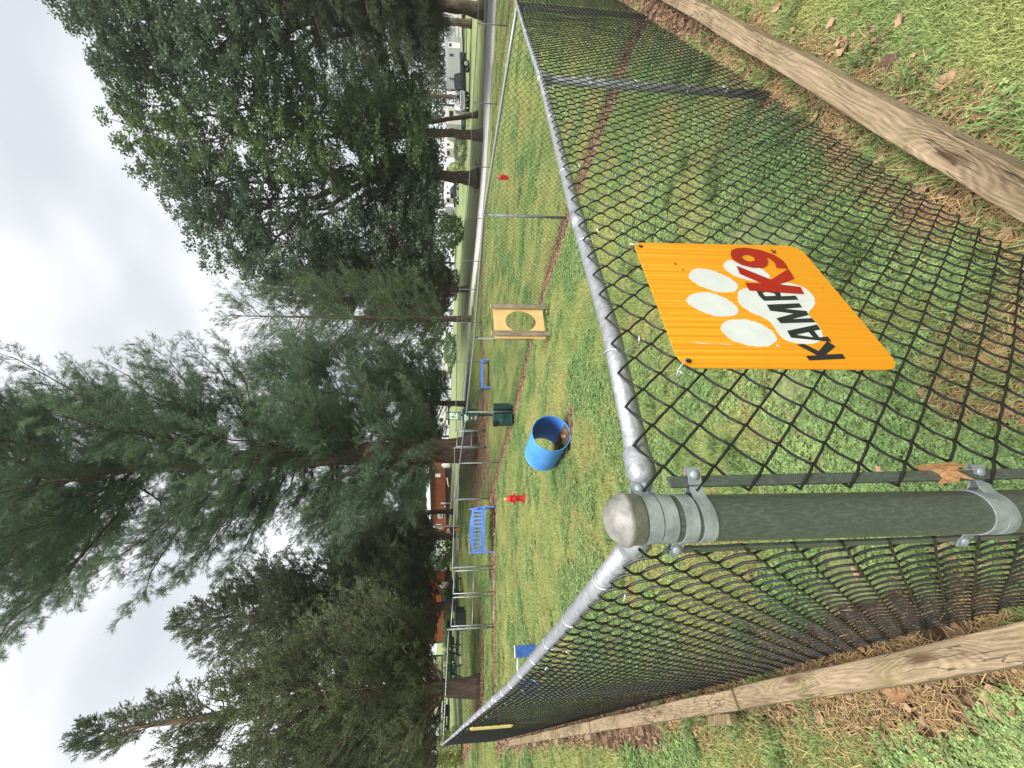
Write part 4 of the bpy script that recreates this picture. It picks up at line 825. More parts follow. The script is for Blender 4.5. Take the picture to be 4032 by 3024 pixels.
q = hit(1062, 2066); hydrant(q, 1.0, R(12), 'red fire hydrant on a bare patch between the blue bench and the barrel tunnel', M['ply_edge'])
q = at(2324, 2007, 15.); hydrant((q[0], q[1], g1(q[0], q[1])), .98, R(25), 'red fire hydrant in the second yard, seen through the dividing fence', M['red'])

# blue barrel tunnel: axis goes back and to the left
q = hit(1318, 2244); tun = empty('barrel_tunnel', (q[0] + .0, q[1], q[2]), 0, 'blue plastic barrel tunnel with both ends open, dead leaves inside', 'dog tunnel')
ax = np.array([-.54, .84, .03]); ax /= np.linalg.norm(ax); rt = np.cross(ax, (0, 0, 1)); rt /= np.linalg.norm(rt); upv = np.cross(rt, ax)
RB = .292; LB = .80; mb = MB(); prof = []
for l in np.linspace(0, LB, 61):
    k = l / LB; r_ = RB * (.985 + .03 * math.sin(math.pi * k))
    for c0 in (.30, .62): r_ -= .010 * math.exp(-((k - c0) / .008) ** 2)
    if k < .03 or k > .965: r_ += .009
    prof.append((r_, l))
TH = np.linspace(0, 2 * np.pi, 72, endpoint=False); v = []
for r_, l in prof: v.append(ax * l + upv * (RB - .004) + r_ * (np.cos(TH)[:, None] * rt + np.sin(TH)[:, None] * upv))
n = len(prof); k = 72; base = np.arange(n - 1)[:, None] * k; j = np.arange(k)[None]; j2 = (j + 1) % k; f = np.stack([base + j, base + j2, base + k + j2, base + k + j], 2).reshape(-1, 4)
mb.add(np.concatenate(v), f); mb.build('shell', M['blue'], tun, smooth=True)
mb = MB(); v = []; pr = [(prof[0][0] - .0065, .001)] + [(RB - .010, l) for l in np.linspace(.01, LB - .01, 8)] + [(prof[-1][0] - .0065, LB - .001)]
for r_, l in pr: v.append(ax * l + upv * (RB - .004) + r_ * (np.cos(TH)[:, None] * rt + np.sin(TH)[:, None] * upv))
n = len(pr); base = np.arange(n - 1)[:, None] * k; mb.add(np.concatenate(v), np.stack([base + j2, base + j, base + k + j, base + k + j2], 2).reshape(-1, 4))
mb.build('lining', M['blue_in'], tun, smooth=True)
for l0 in (0.0, LB):
    mb = MB(); pts = [ax * l0 + upv * (RB - .004) + (prof[0][0] - .003) * (math.cos(a) * rt + math.sin(a) * upv) for a in np.linspace(0, 2 * np.pi, 49)]; mb.tube(pts, .0065, 8, caps=False); mb.build('rim', M['blue'], tun, smooth=True)
mb = MB(); v = []; nn = 24
for i in range(13):
    for a in np.linspace(-2.25, -.95, nn): v.append(ax * (LB * (i / 12) * .98 + .01) + upv * (RB - .004) + (RB - .018 - .006 * random.random()) * (math.cos(a) * rt + math.sin(a) * upv))
i = np.arange(12)[:, None] * nn; jj = np.arange(nn - 1)[None]; mb.add(v, np.stack([i + jj, i + jj + 1, i + nn + jj + 1, i + nn + jj], 2).reshape(-1, 4)); mb.build('dirt_layer', M['soil'], tun, smooth=True)

# board with a round hole between two posts
qa = at(1711, 2182, 7.6); qb_ = at(1816, 2163, 7.95); qa[2] = g1(*qa[:2]); qb_[2] = g1(*qb_[:2]); dj = qb_ - qa; lj = np.hypot(dj[0], dj[1]); jmp = empty('hoop_board', qa, math.atan2(dj[1], dj[0]), 'pale yellow board with a large round hole, fixed between two wooden posts', 'agility jump')
for x0, hh in ((0, 1.22), (lj, 1.215)):
    mb = MB(); zb = dj[2] * x0 / lj; mb.box((0, 0, 0), (.080, .080, hh + .1)); mb.v = [v_ @ np.array(Matrix.Rotation(R(38), 3, 'Z')).T + np.array([x0, 0, (hh - .1) / 2 + zb]) for v_ in mb.v]; p_ = mb.build('post', M['post_wood'], jmp, bevel=.004)
    mb = MB(); mb.box((0, 0, 0), (.077, .077, .004)); mb.v = [v_ @ np.array(Matrix.Rotation(R(38), 3, 'Z')).T + np.array([x0, 0, hh + zb + .002]) for v_ in mb.v]; mb.build('end_grain', M['ply_edge'], p_)
bw0, bw1 = -.085, lj + .03; hole = [((bw0 + bw1) / 2 + .27 * math.cos(a) + .03, .575 + .315 * math.sin(a) + .04) for a in np.linspace(0, 2 * np.pi, 48, endpoint=False)]
mb = MB(); sl_ = dj[2] / lj; mb.prism([(bw0, .13), (bw1, .13 + sl_ * lj), (bw1, 1.165 + sl_ * lj), (bw0, 1.165)], (0, .078, 0), (1, 0, 0), (0, 0, 1), .016, [hole]); mb.build('board', M['ply'], jmp)

# pet waste station
pst = at(1391, 2040, 12.0); pst[2] = g1(*pst[:2]); st_ = empty('pet_waste_station', pst, R(-32), 'dark green pet waste station with bag dispenser, pictogram sign and bin', 'waste station')
mb = MB(); mb.box((0, 0, 1.0), (.05, .05, 2.1)); mb.build('pole', M['dkgreen'], st_)
mb = MB(); mb.box((0, -.035, 1.88), (.30, .012, .45)); sp = mb.build('sign_panel', M['dkgreen'], st_, bevel=.003)
mb = MB(); mb.box((0, -.0425, 1.88), (.245, .003, .245)); mb.build('pictogram_field', M['print_pale'], sp)
def pic(parts, parent, y):
    for nm, poly in parts:
        mb = MB(); mb.prism(poly, (0, y, 1.88), (1, 0, 0), (0, 0, 1), .001); mb.build(nm, M['print_green'], parent)
circ = lambda cx, cz, r, n=14: [(cx + r * math.cos(a), cz + r * math.sin(a)) for a in np.linspace(0, 2 * np.pi, n, endpoint=False)]
pic([('figure_head', circ(-.035, .085, .014)), ('figure_body', [(-.055, .065), (-.018, .065), (.005, .02), (.03, .005), (.022, -.008), (-.008, .005), (-.022, .025), (-.022, -.09), (-.034, -.09), (-.038, -.03), (-.042, -.09), (-.055, -.09)]),
     ('dog', [(.045, -.04), (.085, -.04), (.098, -.02), (.112, -.028), (.105, -.052), (.098, -.055), (.098, -.09), (.090, -.09), (.086, -.062), (.058, -.062), (.056, -.09), (.048, -.09), (.045, -.055), (.032, -.03), (.036, -.028)]), ('bag_symbol', circ(-.085, -.02, .014)), ('lead', [(.02, .004), (.024, .008), (.095, -.022), (.092, -.028)])], sp, -.0445)
mb = MB()
for zz, ww in ((2.075, .20), (2.045, .24)): pass
def text_lines(rows, y, parent):
    for zz, ww, hh in rows:
        mb = MB(); x = -ww / 2; k_ = 0
        while x < ww / 2:
            lw = random.choice([.006, .008, .010]); mb.box((x + lw / 2, y, zz), (lw, .001, hh * random.choice([1, 1, .8]))); x += lw + random.choice([.0035, .0035, .008])
        o = mb.build('printed_line', M['print_pale'], parent); o['kind'] = 'stuff'
text_lines([(2.075, .22, .014), (2.045, .17, .012), (1.725, .22, .014), (1.70, .18, .012), (1.675, .2, .01)], -.043, sp)
mb = MB(); mb.box((.0, -.085, 1.36), (.30, .12, .50)); dp = mb.build('bag_dispenser', M['dkgreen'], st_, bevel=.008)
mb = MB(); mb.box((0, -.147, 1.52), (.26, .003, .055)); mb.build('label', M['print_pale'], dp)
def small_text(s_, loc, size, parent, mt, rz=0):
    c = bpy.data.curves.new('lettering', 'FONT'); c.body = s_; c.size = size; c.extrude = .0004; c.align_x = 'CENTER'; c.align_y = 'CENTER'
    tmp = bpy.data.objects.new('lettering', c); me_ = bpy.data.meshes.new_from_object(tmp); bpy.data.objects.remove(tmp); o = bpy.data.objects.new('lettering', me_); COL.objects.link(o); o.parent = parent; o.location = loc; o.rotation_euler = (R(90), 0, rz); me_.materials.clear(); me_.materials.append(mt); return o
small_text('PET WASTE', (0, -.1495, 1.522), .038, dp, M['print_green'])
mb = MB(); mb.box((0, -.147, 1.455), (.15, .003, .055)); lb_ = mb.build('label', M['print_pale'], dp)
for sgx in (-.045, 0, .045): mb = MB(); mb.prism(circ(sgx, 0, .015), (0, -.1487, 1.455), (1, 0, 0), (0, 0, 1), .0008); mb.build('symbol', M['print_green'], lb_)
mb = MB(); mb.box((0, -.146, 1.33), (.11, .004, .12)); mb.build('bag_slot', M['black'], dp)
mb = MB(); mb.box((0, -.15, 1.325), (.085, .012, .055)); mb.build('bag_roll', mat('orange_bag', (.62, .28, .14), .6), dp, bevel=.004)
text_lines([(1.225, .16, .016), (1.20, .14, .012), (1.175, .16, .012)], -.1465, dp)
mb = MB(); mb.box((0, .085, 1.38), (.30, .10, .48)); mb.build('rear_box', M['dkgreen'], st_, bevel=.006)
mb = MB(); z0, z1 = .10, .66; prof = [(.205, z0), (.205, z0 + .012), (.200, z0 + .014), (.200, .36), (.203, .37), (.203, .40), (.200, .41), (.200, z1 - .04), (.208, z1 - .03), (.208, z1), (.198, z1)]
mb.lathe(prof, 28, (.0, -.24, 0)); mb.lathe([(.001, z0), (.205, z0)], 28, (0, -.24, 0)); mb.build('bin', M['dkgreen'], st_, smooth=True, auto=30)
mb = MB(); mb.lathe([(.001, z1 + .03), (.12, z1 + .027), (.2, z1 + .012), (.212, z1 - .005)], 28, (0, -.24, 0)); mb.build('bin_lid', M['dkgreen'], st_, smooth=True)
mb = MB(); v = []
for a in np.linspace(2.2, 5.2, 15):
    for zz, rr in ((z1 + .012, .205), (z1 - .02, .224), (z1 - .09, .219), (z1 - .13 + .03 * math.sin(a * 5), .212)): v.append((rr * math.cos(a), -.24 + rr * math.sin(a), zz + random.uniform(-.008, .008)))
i = np.arange(14)[:, None] * 4; j = np.arange(3)[None]; mb.add(v, np.stack([i + j, i + j + 1, i + 5 + j, i + 4 + j], 2).reshape(-1, 4)); mb.build('liner_bag', M['bag'], st_, smooth=True)
mb = MB(); mb.box((0, .19, .38), (.42, .30, .54)); mb.build('rear_bin', M['dkgreen'], st_, bevel=.01)

# benches
def bench(loc, rz, wd, label):
    r = empty('garden_bench', loc, rz, label, 'bench'); hw = wd / 2; m_ = M['blue_paint']
    for sx_ in (-1, 1):
        x = sx_ * (hw - .03)
        mb = MB(); mb.beam((x, -.24, 0), (x, -.24, .62), .05, .06, up=(0, 1, 0)); mb.build('front_leg', m_, r, bevel=.004)
        mb = MB(); mb.beam((x, .22, 0), (x, .24, .42), .05, .06, up=(0, 1, 0)); mb.beam((x, .24, .40), (x, .33, .93), .05, .055, up=(0, 1, 0)); mb.tube([(x, .33, .93), (x, .334, .96)], [.026, .012], 8); mb.build('back_post', m_, r)
        mb = MB(); mb.beam((x, -.27, .635), (x, .29, .65), .065, .028); mb.build('armrest', m_, r, bevel=.005)
        mb = MB(); mb.beam((x, -.22, .14), (x, .22, .14), .03, .045); mb.build('side_stretcher', m_, r)
        mb = MB(); mb.beam((x, -.22, .39), (x, .24, .39), .03, .07); mb.build('side_rail', m_, r)
    n = 5
    for i in range(n): mb = MB(); mb.box((0, -.215 + i * .098, .44 - .004 * i), (wd - .02 if i else wd - .08, .082, .022)); mb.build('seat_slat', m_, r, bevel=.004)
    pa_ = [(-hw + .05, .43), (-hw + .05, .335), (-hw + .10, .36), (-hw + .16, .37)]; poly = [(-hw + .05, .428), (-hw + .05, .325), (-hw + .11, .36), (-hw + .19, .375), (hw - .19, .375), (hw - .11, .36), (hw - .05, .325), (hw - .05, .428)]
    mb = MB(); mb.prism(poly, (0, -.255, 0), (1, 0, 0), (0, 0, 1), .022); mb.build('front_apron', m_, r)
    yb = lambda z: .24 + (z - .40) * .17
    mb = MB(); mb.beam((-hw + .05, yb(.47), .47), (hw - .05, yb(.47), .47), .03, .05); mb.build('lower_back_rail', m_, r)
    top = [(-hw + .05, .80), (hw - .05, .80), (hw - .05, .865)] + [(x, .865 + .085 * math.exp(-((x / (hw * .62)) ** 4))) for x in np.linspace(hw - .12, -hw + .12, 17)] + [(-hw + .05, .865)]
    mb = MB(); mb.prism(top, (0, yb(.86) + .012, 0), (1, 0, 0), (0, .17 / 1.014, 1 / 1.014), .026); mb.v = [v_ - np.array([0, .8 * .17, 0]) for v_ in mb.v]; mb.build('top_back_rail', m_, r)
    ns = 11
    for i in range(ns):
        x = -hw + .11 + (wd - .22) * i / (ns - 1); mb = MB(); mb.beam((x, yb(.48), .48), (x, yb(.83), .83), .058, .015, up=(0, 1, 0)); mb.build('back_slat', m_, r)
    return r
bl_, br_ = at(1022, 1956, 14.75), at(856, 1958, 14.15); c = (bl_ + br_) / 2; c[2] = g1(*c[:2]); bench(c, math.atan2(bl_[1] - br_[1], bl_[0] - br_[0]), 1.62, 'blue slatted garden bench against the back fence on bare brown mulch')
b2a, b2b = hit(1605, 1931), hit(1490, 1931); c = (b2a + b2b) / 2; fb = empty('flat_bench', c, math.atan2(b2a[1] - b2b[1], b2a[0] - b2b[0]), 'low blue backless bench in the second yard, behind the dividing fence', 'bench'); w2 = np.linalg.norm((b2a - b2b)[:2])
for i in range(4): mb = MB(); mb.box((0, -.15 + i * .1, .45), (w2, .085, .03)); mb.build('seat_slat', M['blue_paint'], fb)
mb = MB(); mb.box((0, -.2, .39), (w2 - .05, .02, .09)); mb.build('front_apron', M['blue_paint'], fb)
for sx_ in (-1, 1):
    for y_ in (-.17, .16): mb = MB(); mb.box((sx_ * (w2 / 2 - .06), y_, .2), (.06, .05, .44)); mb.build('leg', M['blue_paint'], fb)
    mb = MB(); mb.box((sx_ * (w2 / 2 - .06), 0, .12), (.035, .3, .05)); mb.build('stretcher', M['blue_paint'], fb)

# low agility jump with two blue wings
ja, jb = hit(464, 2116), hit(324, 2122); dj = jb - ja; lj = np.hypot(dj[0], dj[1]); r = empty('agility_hurdle', ja, math.atan2(dj[1], dj[0]), 'low dog agility hurdle with two worn blue side panels and a white bar', 'agility hurdle')
for x0 in (0, lj):
    zb = dj[2] * x0 / lj; mb = MB(); mb.box((x0, 0, .22 + zb), (.19, .05, .41)); mb.build('side_panel', M['blue_felt'], r, bevel=.004)
    mb = MB(); mb.box((x0, 0, .43 + zb), (.20, .055, .012)); mb.build('panel_cap', M['white'], r)
    mb = MB(); mb.box((x0, 0, .02 + zb), (.05, .5, .04)); mb.build('foot', M['white'], r)
mb = MB(); mb.tube([(.11, 0, .38), (lj - .11, 0, .38 + dj[2])], .016, 8); mb.build('bar', M['white'], r, smooth=True)

# fallen leaves
def leaf_mesh(nm, lobes, curl, s=1.0):
    ol = []; 
    for i in range(lobes * 2 + 1):
        a = -2.35 + 4.7 * i / (lobes * 2); rr = (1.0 if i % 2 == 0 else .80) * (1 - .22 * abs(a) / 2.35) * random.uniform(.85, 1.12); ol.append((rr * math.sin(a), rr * math.cos(a)))
    ol.append((.03, -.25)); ol.append((.015, -.75)); ol.append((-.015, -.75)); ol.append((-.03, -.25)); P2 = ol
    v = [(0, 0, 0)]; f = []
    for x, y in P2: v.append((x, y, 0))
    m_ = len(P2)
    mid_ = len(v)
    for x, y in P2: v.append((x * .5, y * .5, 0))
    for i in range(m_):
        j = (i + 1) % m_; f.append((1 + i, 1 + j, mid_ + j, mid_ + i))
    tri = [(mid_ + i, mid_ + (i + 1) % m_, 0) for i in range(m_)]
    v = np.array(v); x, y = v[:, 0].copy(), v[:, 1].copy(); v[:, 2] = curl * (x * x * .9 + .35 * y * y) + .10 * np.sin(x * 5 + y * 3) + .06 * np.sin(y * 9)
    v[:, 0] = x * (1 - .25 * curl * abs(x)); v *= s; mb = MB(); mb.add(v, f); mb.f.append(np.array(tri)); return mb
M['leaf_tan'] = mat('dry_tan_leaf', (.22, .115, .055), .75, 0, c2=(.40, .235, .12), vscale=40, bump=.3, bscale=90)
M['leaf_pink'] = mat('dry_rosy_leaf', (.27, .14, .09), .75, 0, c2=(.50, .31, .21), vscale=30, bump=.3, bscale=80)
M['leaf_dark'] = mat('dark_brown_leaf', (.05, .028, .018), .7, 0, c2=(.14, .08, .05), vscale=30, bump=.4, bscale=80)
protos = []
for k_ in range(8):
    mb = leaf_mesh('fallen_leaf', random.choice([2, 3, 3]), random.choice([.5, .9, -.5, 1.2])); o = mb.build('fallen_leaf', M[['leaf_tan', 'leaf_pink', 'leaf_pink', 'leaf_dark', 'leaf_tan', 'leaf_pink', 'leaf_dark', 'leaf_pink'][k_]], smooth=True); protos.append(o); COL.objects.unlink(o)
spots = [  # U, V (upright photo), size, label
 (1150, 2880, .038, 'small pale leaf on the grass left of the orange sign'), (1168, 3500, .045, 'curled rosy leaf on clover behind the tension bar'), (1300, 3463, .03, 'small leaf on the clover under the lower left corner of the sign'),
 (1605, 3950, .060, 'large tan leaf on bare soil below the sign'), (1560, 3960, .05, 'folded brown leaf on bare soil below the sign'), (1470, 3600, .035, 'small tan leaf just below the sign'),
 (1095, 3560, .03, 'thin leaf lying inside the corner post'), (1055, 3740, .035, 'torn leaf on clover beside the lower bands'), (860, 3760, .058, 'big rosy leaf seen through the left mesh beside the post'), (790, 3960, .065, 'big rosy leaf seen through the left mesh at the picture bottom'),
 (700, 3700, .045, 'rosy leaf seen through the left mesh near the timber'), (770, 3400, .04, 'small rosy leaf seen through the left mesh'), (560, 3330, .05, 'dark curled leaf between the left mesh and the nearest timber'),
 (300, 3560, .062, 'big tan leaf on straw outside the nearest timber'), (320, 3700, .05, 'crumpled dark leaf outside the nearest timber'), (280, 3990, .075, 'largest rosy leaf at the lower left picture corner'), (240, 3900, .055, 'flat leaf beside the largest one at the lower left'),
 (200, 3240, .035, 'small pale leaf in the grass left of the timber'), (345, 3280, .035, 'small rosy leaf against the first timber joint'), (420, 3420, .04, 'leaf resting against the outer side of the nearest timber'),
 (2830, 3340, .055, 'rosy leaf on the grass outside the right timber'), (2930, 3290, .035, 'thin leaf upright in the grass right of the timber'), (2760, 3510, .065, 'dark curled leaf on bare soil outside the right timber'), (2700, 3480, .04, 'dark leaf beside the curled one outside the right timber'),
 (2940, 3570, .035, 'small rosy leaf in bright grass at the far right'), (3000, 3080, .045, 'leaf at the right picture edge by the timber'), (2690, 3740, .05, 'leaf on the bare soil right of the timber'), (2860, 3130, .03, 'tiny leaf beside the upper part of the right timber'),
 (2400, 3490, .04, 'pale leaf on straw inside the right timber'), (2290, 3640, .045, 'rosy leaf between mesh and right timber'), (2170, 3760, .04, 'brown leaf against the inner edge of the right timber'), (2080, 4000, .05, 'rosy leaf at the bottom edge inside the right timber'), (2560, 3230, .035, 'leaf by the foot of the near line post'),
 (1110, 2155, .05, 'pale leaf on the lawn left of the barrel tunnel'), (934, 2029, .05, 'pale slender leaf on the lawn before the bench'), (1258, 2238, .055, 'curved pale leaf at the foot of the barrel tunnel'), (1392, 2252, .045, 'rosy leaf at the mouth of the barrel tunnel'), (1850, 2137, .05, 'white leaf scrap beside the board with the hole')]
mm_used = [0] * 8
for i, (U, V, s_, lb) in enumerate(spots):
    p = hit(U, V); k_ = 3 if 'dark' in lb else (random.choice([0, 4]) if 'tan' in lb or 'brown' in lb else random.choice([1, 2, 5, 7]))
    o = protos[k_].copy(); o.name = 'fallen_leaf'; COL.objects.link(o); o.location = (p[0], p[1], p[2] + .022 + .004 * random.random()); o.scale = (s_,) * 3; o.rotation_euler = (random.uniform(-.35, .35), random.uniform(-.35, .35), random.random() * 6.28)
    tag(o, lb, 'leaf', 'dead leaves fallen on the ground')
# leaf caught on the tension bar
mb = leaf_mesh('fallen_leaf', 9, .8, 1.0); o = mb.build('fallen_leaf', mat('warm_tan_leaf', (.17, .085, .030), .7, 0, c2=(.32, .18, .075), vscale=6, bump=.4, bscale=14), smooth=True); b_ = at(1170, 3725, .60); o.location = b_; o.scale = (.027, .050, .034); o.rotation_euler = (R(38), R(-12), R(8)); tag(o, 'ragged tan leaf caught on the tension bar of the corner post', 'leaf')
for l_, w_ in ((.12, 0), (.2, .05), (.34, -.04), (.5, .03), (.28, .10)):
    p = ax * l_ + upv * (.006) + rt * w_; o = protos[random.choice([0, 3, 4, 1])].copy(); o.name = 'fallen_leaf'; COL.objects.link(o); q = np.array(tun.location) + p + upv * .05; o.location = q; o.scale = (.045,) * 3; o.rotation_euler = (random.random(), random.random(), random.random() * 6); tag(o, 'dead leaf lying inside the blue barrel tunnel, %s' % ('nearest its front rim' if l_ == .12 else 'a little way in' if l_ == .2 else 'halfway along' if l_ == .34 else 'deepest in' if l_ == .5 else 'against its right side'), 'leaf', 'leaves inside the barrel tunnel')

# ------------------------------------------------------------------ trees
def rand_dirs(n):
    v = RNG.normal(size=(n, 3)); return v / np.linalg.norm(v, axis=1)[:, None]
def add_leaves(mb, c, size, tint, flat=.0, aspect=.62):
    """one small folded leaf (two triangles) per centre"""
    n = len(c); d = rand_dirs(n); d[:, 2] *= (1 - flat); d /= np.linalg.norm(d, axis=1)[:, None]; up_ = rand_dirs(n) * (1.15 - flat) + [0, 0, flat * 1.6]; e = np.cross(d, up_); e /= np.maximum(np.linalg.norm(e, axis=1), 1e-6)[:, None]
    s = (np.asarray(size) * RNG.uniform(.6, 1.3, n))[:, None]
    v = np.stack([c - d * s * .5, c + e * s * aspect * .5, c + d * s * .5, c - e * s * aspect * .5], 1).reshape(-1, 3); i = np.arange(n)[:, None] * 4
    mb.add(v, i + np.array([[0, 1, 2, 3]]), np.repeat(np.asarray(tint), 4))
def add_needles(mb, c, ax_, ln, wd, tint, k=5, spread=.75):
    """needle tuft: k thin blades fanned round an axis"""
    n = len(c); c = np.repeat(c, k, 0); a = np.repeat(ax_, k, 0) + rand_dirs(n * k) * spread; a /= np.linalg.norm(a, axis=1)[:, None]; e = np.cross(a, rand_dirs(n * k)); e /= np.maximum(np.linalg.norm(e, axis=1), 1e-6)[:, None]
    l = (ln * RNG.uniform(.6, 1.2, n * k))[:, None]; w_ = wd / 2
    v = np.stack([c - e * w_, c + e * w_, c + a * l], 1).reshape(-1, 3); i = np.arange(n * k)[:, None] * 3; mb.add(v, i + np.array([[0, 1, 2]]), np.repeat(np.repeat(np.asarray(tint), k), 3))
def trunk_mesh(pts, rads, k=14, flare=0.0, wob=.08):
    mb = MB(); pts = np.array(pts, float); n = max(12, int(np.linalg.norm(pts[-1] - pts[0]) / .7)); s = np.linspace(0, 1, len(pts)); q = np.linspace(0, 1, n) ** 1.25
    P_ = np.stack([np.interp(q, s, pts[:, i]) for i in range(3)], 1); Rr = np.interp(q, s, rads); P_[1:-1, :2] += RNG.normal(0, wob, (n - 2, 2)) * Rr[1:-1, None]
    z = P_[:, 2] - P_[0, 2]; Rr = Rr * (1 + flare * np.exp(-z / .55)); mb.tube(P_, Rr, k); v = mb.v[0]; m_ = n * k; th = np.tile(np.arange(k), n); ph = np.repeat(z, k)
    c_ = np.repeat(P_, k, 0); lob = 1 + (.09 + flare * .35 * np.exp(-ph / .45)) * np.sin(th / k * 2 * np.pi * 3 + .6) * .5 + .07 * np.sin(th * 2.4 + ph * .6); v[:m_] = c_ + (v[:m_] - c_) * lob[:, None]; return mb
def limb(mb, p0, p1, r0, r1, sag=.0, k=5, n=7):
    p0, p1 = np.array(p0, float), np.array(p1, float); L_ = np.linalg.norm(p1 - p0); t = np.linspace(0, 1, n)[:, None]; P_ = p0 + (p1 - p0) * t; P_[:, 2] += sag * L_ * np.sin(np.pi * t[:, 0]); P_[1:-1] += RNG.normal(0, .025 * L_, (n - 2, 3)); mb.tube(P_, np.linspace(r0, r1, n), k, caps=False); return P_
def broadleaf(name, label, U, V, D, trunk, blobs, leafm, barkm, leaf=.20, per=46, group=None, clump=.62, dens=1.0, flare=.5, top=None, cat='tree'):
    """trunk=(radius, fork height m, lean dx); blobs=(U,V,D,radius m, vertical stretch)"""
    b = at(U, V, D); b[2] = g1(b[0], b[1]) - .05; root = empty(name, b, 0, label, cat, group); tr_, fk, lx = trunk
    tm = trunk_mesh([(0, 0, 0), (lx * .5, 0, fk * .5), (lx, .1, fk)] + ([(lx * 1.2, 0, fk * 1.9)]), [tr_, tr_ * .84, tr_ * .78, tr_ * .35], 16, flare); tm.build('trunk', M[barkm], root, smooth=True)
    lm, cm = MB(), MB(); fork = np.array([lx, .1, fk])
    for (bu, bv, bd, br_, st) in blobs:
        c = at(bu, bv, bd) - b; bf = fork + np.array([0, 0, RNG.uniform(-.1, .35) * max(0, c[2] - fk)]) ; r_l = tr_ * RNG.uniform(.3, .5)
        limb(lm, bf * [1, 1, 1], c, r_l, r_l * .3, RNG.uniform(-.04, .06), 6, 9)
        nc = int(dens * 26 * br_ ** 2 / 3.2) + 6; d = rand_dirs(nc); rr = br_ * RNG.uniform(.35, 1.0, nc) ** .55; P_ = c + d * rr[:, None] * np.array([1, 1, st])
        for q in P_[::4]: limb(lm, c + (q - c) * .08, q, r_l * .24, .012, .05, 4, 5)
        ct = RNG.random(nc) ** 1.3
        for q, t_ in zip(P_, ct):
            m_ = int(per * RNG.uniform(.5, 1.3)); off = RNG.normal(0, clump * .46, (m_, 3)) * [1, 1, .42]; off[:, 2] -= .35 * (off[:, 0] ** 2 + off[:, 1] ** 2); add_leaves(cm, q + off, leaf, np.clip(t_ * .6 + RNG.random(m_) * .4, 0, 1), flat=.5)
    lm.build('limbs', M[barkm], root, smooth=True)['kind'] = 'stuff'; c = cm.build('crown', M[leafm], root); c['kind'] = 'stuff'; return root
def conifer(name, label, U, V, D, H_, trunk_r, prof, leafm, barkm, nb=90, z0=.12, up=.25, droop=.0, tuft=.26, wd=.035, k=5, tpm=9, group=None, lean=(0, 0), azim=None, sub=.42, dens=1., side=None, flare=.3, ragged=.35, curve=.25, spray='cedar', u0=.18):
    """prof: list of (height fraction, reach m)"""
    b = at(U, V, D); b[2] = g1(b[0], b[1]) - .05; root = empty(name, b, 0, label, 'tree', group); tr = lambda z: np.array([lean[0] * (z / H_) ** 1.3, lean[1] * (z / H_), z])
    trunk_mesh([tr(z) for z in np.linspace(0, H_, 7)], [trunk_r, trunk_r * .86, trunk_r * .74, trunk_r * .6, trunk_r * .42, trunk_r * .22, .02], 16, flare).build('trunk', M[barkm], root, smooth=True)
    lm, cm = MB(), ([], [], []); ph, pr = zip(*prof)
    for i in range(nb):
        fz = z0 + (1 - z0) * ((i + RNG.random()) / nb) ** 1.12; z = fz * H_; L_ = np.interp(fz, ph, pr) * (1 - ragged * RNG.random()); a = RNG.random() * 2 * np.pi if azim is None else azim(i)
        if side is not None: L_ *= side(a, fz)
        if L_ < .25: L_ = .25
        el = up + .25 * fz + RNG.normal(0, .10); d = np.array([math.cos(a) * math.cos(el), math.sin(a) * math.cos(el), math.sin(el)]); p0 = tr(z); n = 8; t = np.linspace(0, 1, n)
        P_ = p0 + d * L_ * t[:, None]; P_[:, 2] += curve * L_ * t ** 2 * (1 if droop == 0 else 0) - droop * L_ * t ** 1.6; P_[1:] += RNG.normal(0, .018 * L_, (n - 1, 3)); lm.tube(P_, np.linspace(max(.012, trunk_r * .16 * (L_ / max(pr)) + .012), .008, n), 4, caps=False)
        ns = max(3, int(L_ * 3.4 * dens)); bt = RNG.random()
        for j in range(ns):
            u = u0 + (1 - u0) * (j + RNG.random()) / ns; q = np.array([np.interp(u, t, P_[:, m_]) for m_ in range(3)]); sl = sub * L_ * (1.08 - u) * RNG.uniform(.6, 1.2) + .15; s_ = 1 if j % 2 else -1
            tg = P_[-1] - P_[0]; tg /= np.linalg.norm(tg); sd_ = np.cross(tg, (0, 0, 1)); sd_ /= np.linalg.norm(sd_); sd = tg * .75 + sd_ * s_ * RNG.uniform(.5, 1.1) + np.array([0, 0, RNG.normal(.05 if droop == 0 else -.45, .2)]); sd /= np.linalg.norm(sd); e = q + sd * sl
            if sl > .5: lm.tube([q, (q + e) / 2 + [0, 0, .02], e], [.010, .007, .004], 3, caps=False)
            m_ = max(2, int(sl * tpm)); w_ = RNG.random(m_); c = q + (e - q) * w_[:, None] + RNG.normal(0, .05 + .03 * sl, (m_, 3)); ax_ = np.repeat(sd[None], m_, 0) + np.array([0, 0, .25 if droop == 0 else -.5])
            cm[0].append(c); cm[1].append(ax_ + rand_dirs(m_) * .45); cm[2].append(tuft * RNG.uniform(.8, 1.35, m_))
    lm.build('branches', M[barkm], root, smooth=True)['kind'] = 'stuff'; spray_cloud('crown', *cm, spray, root); return root
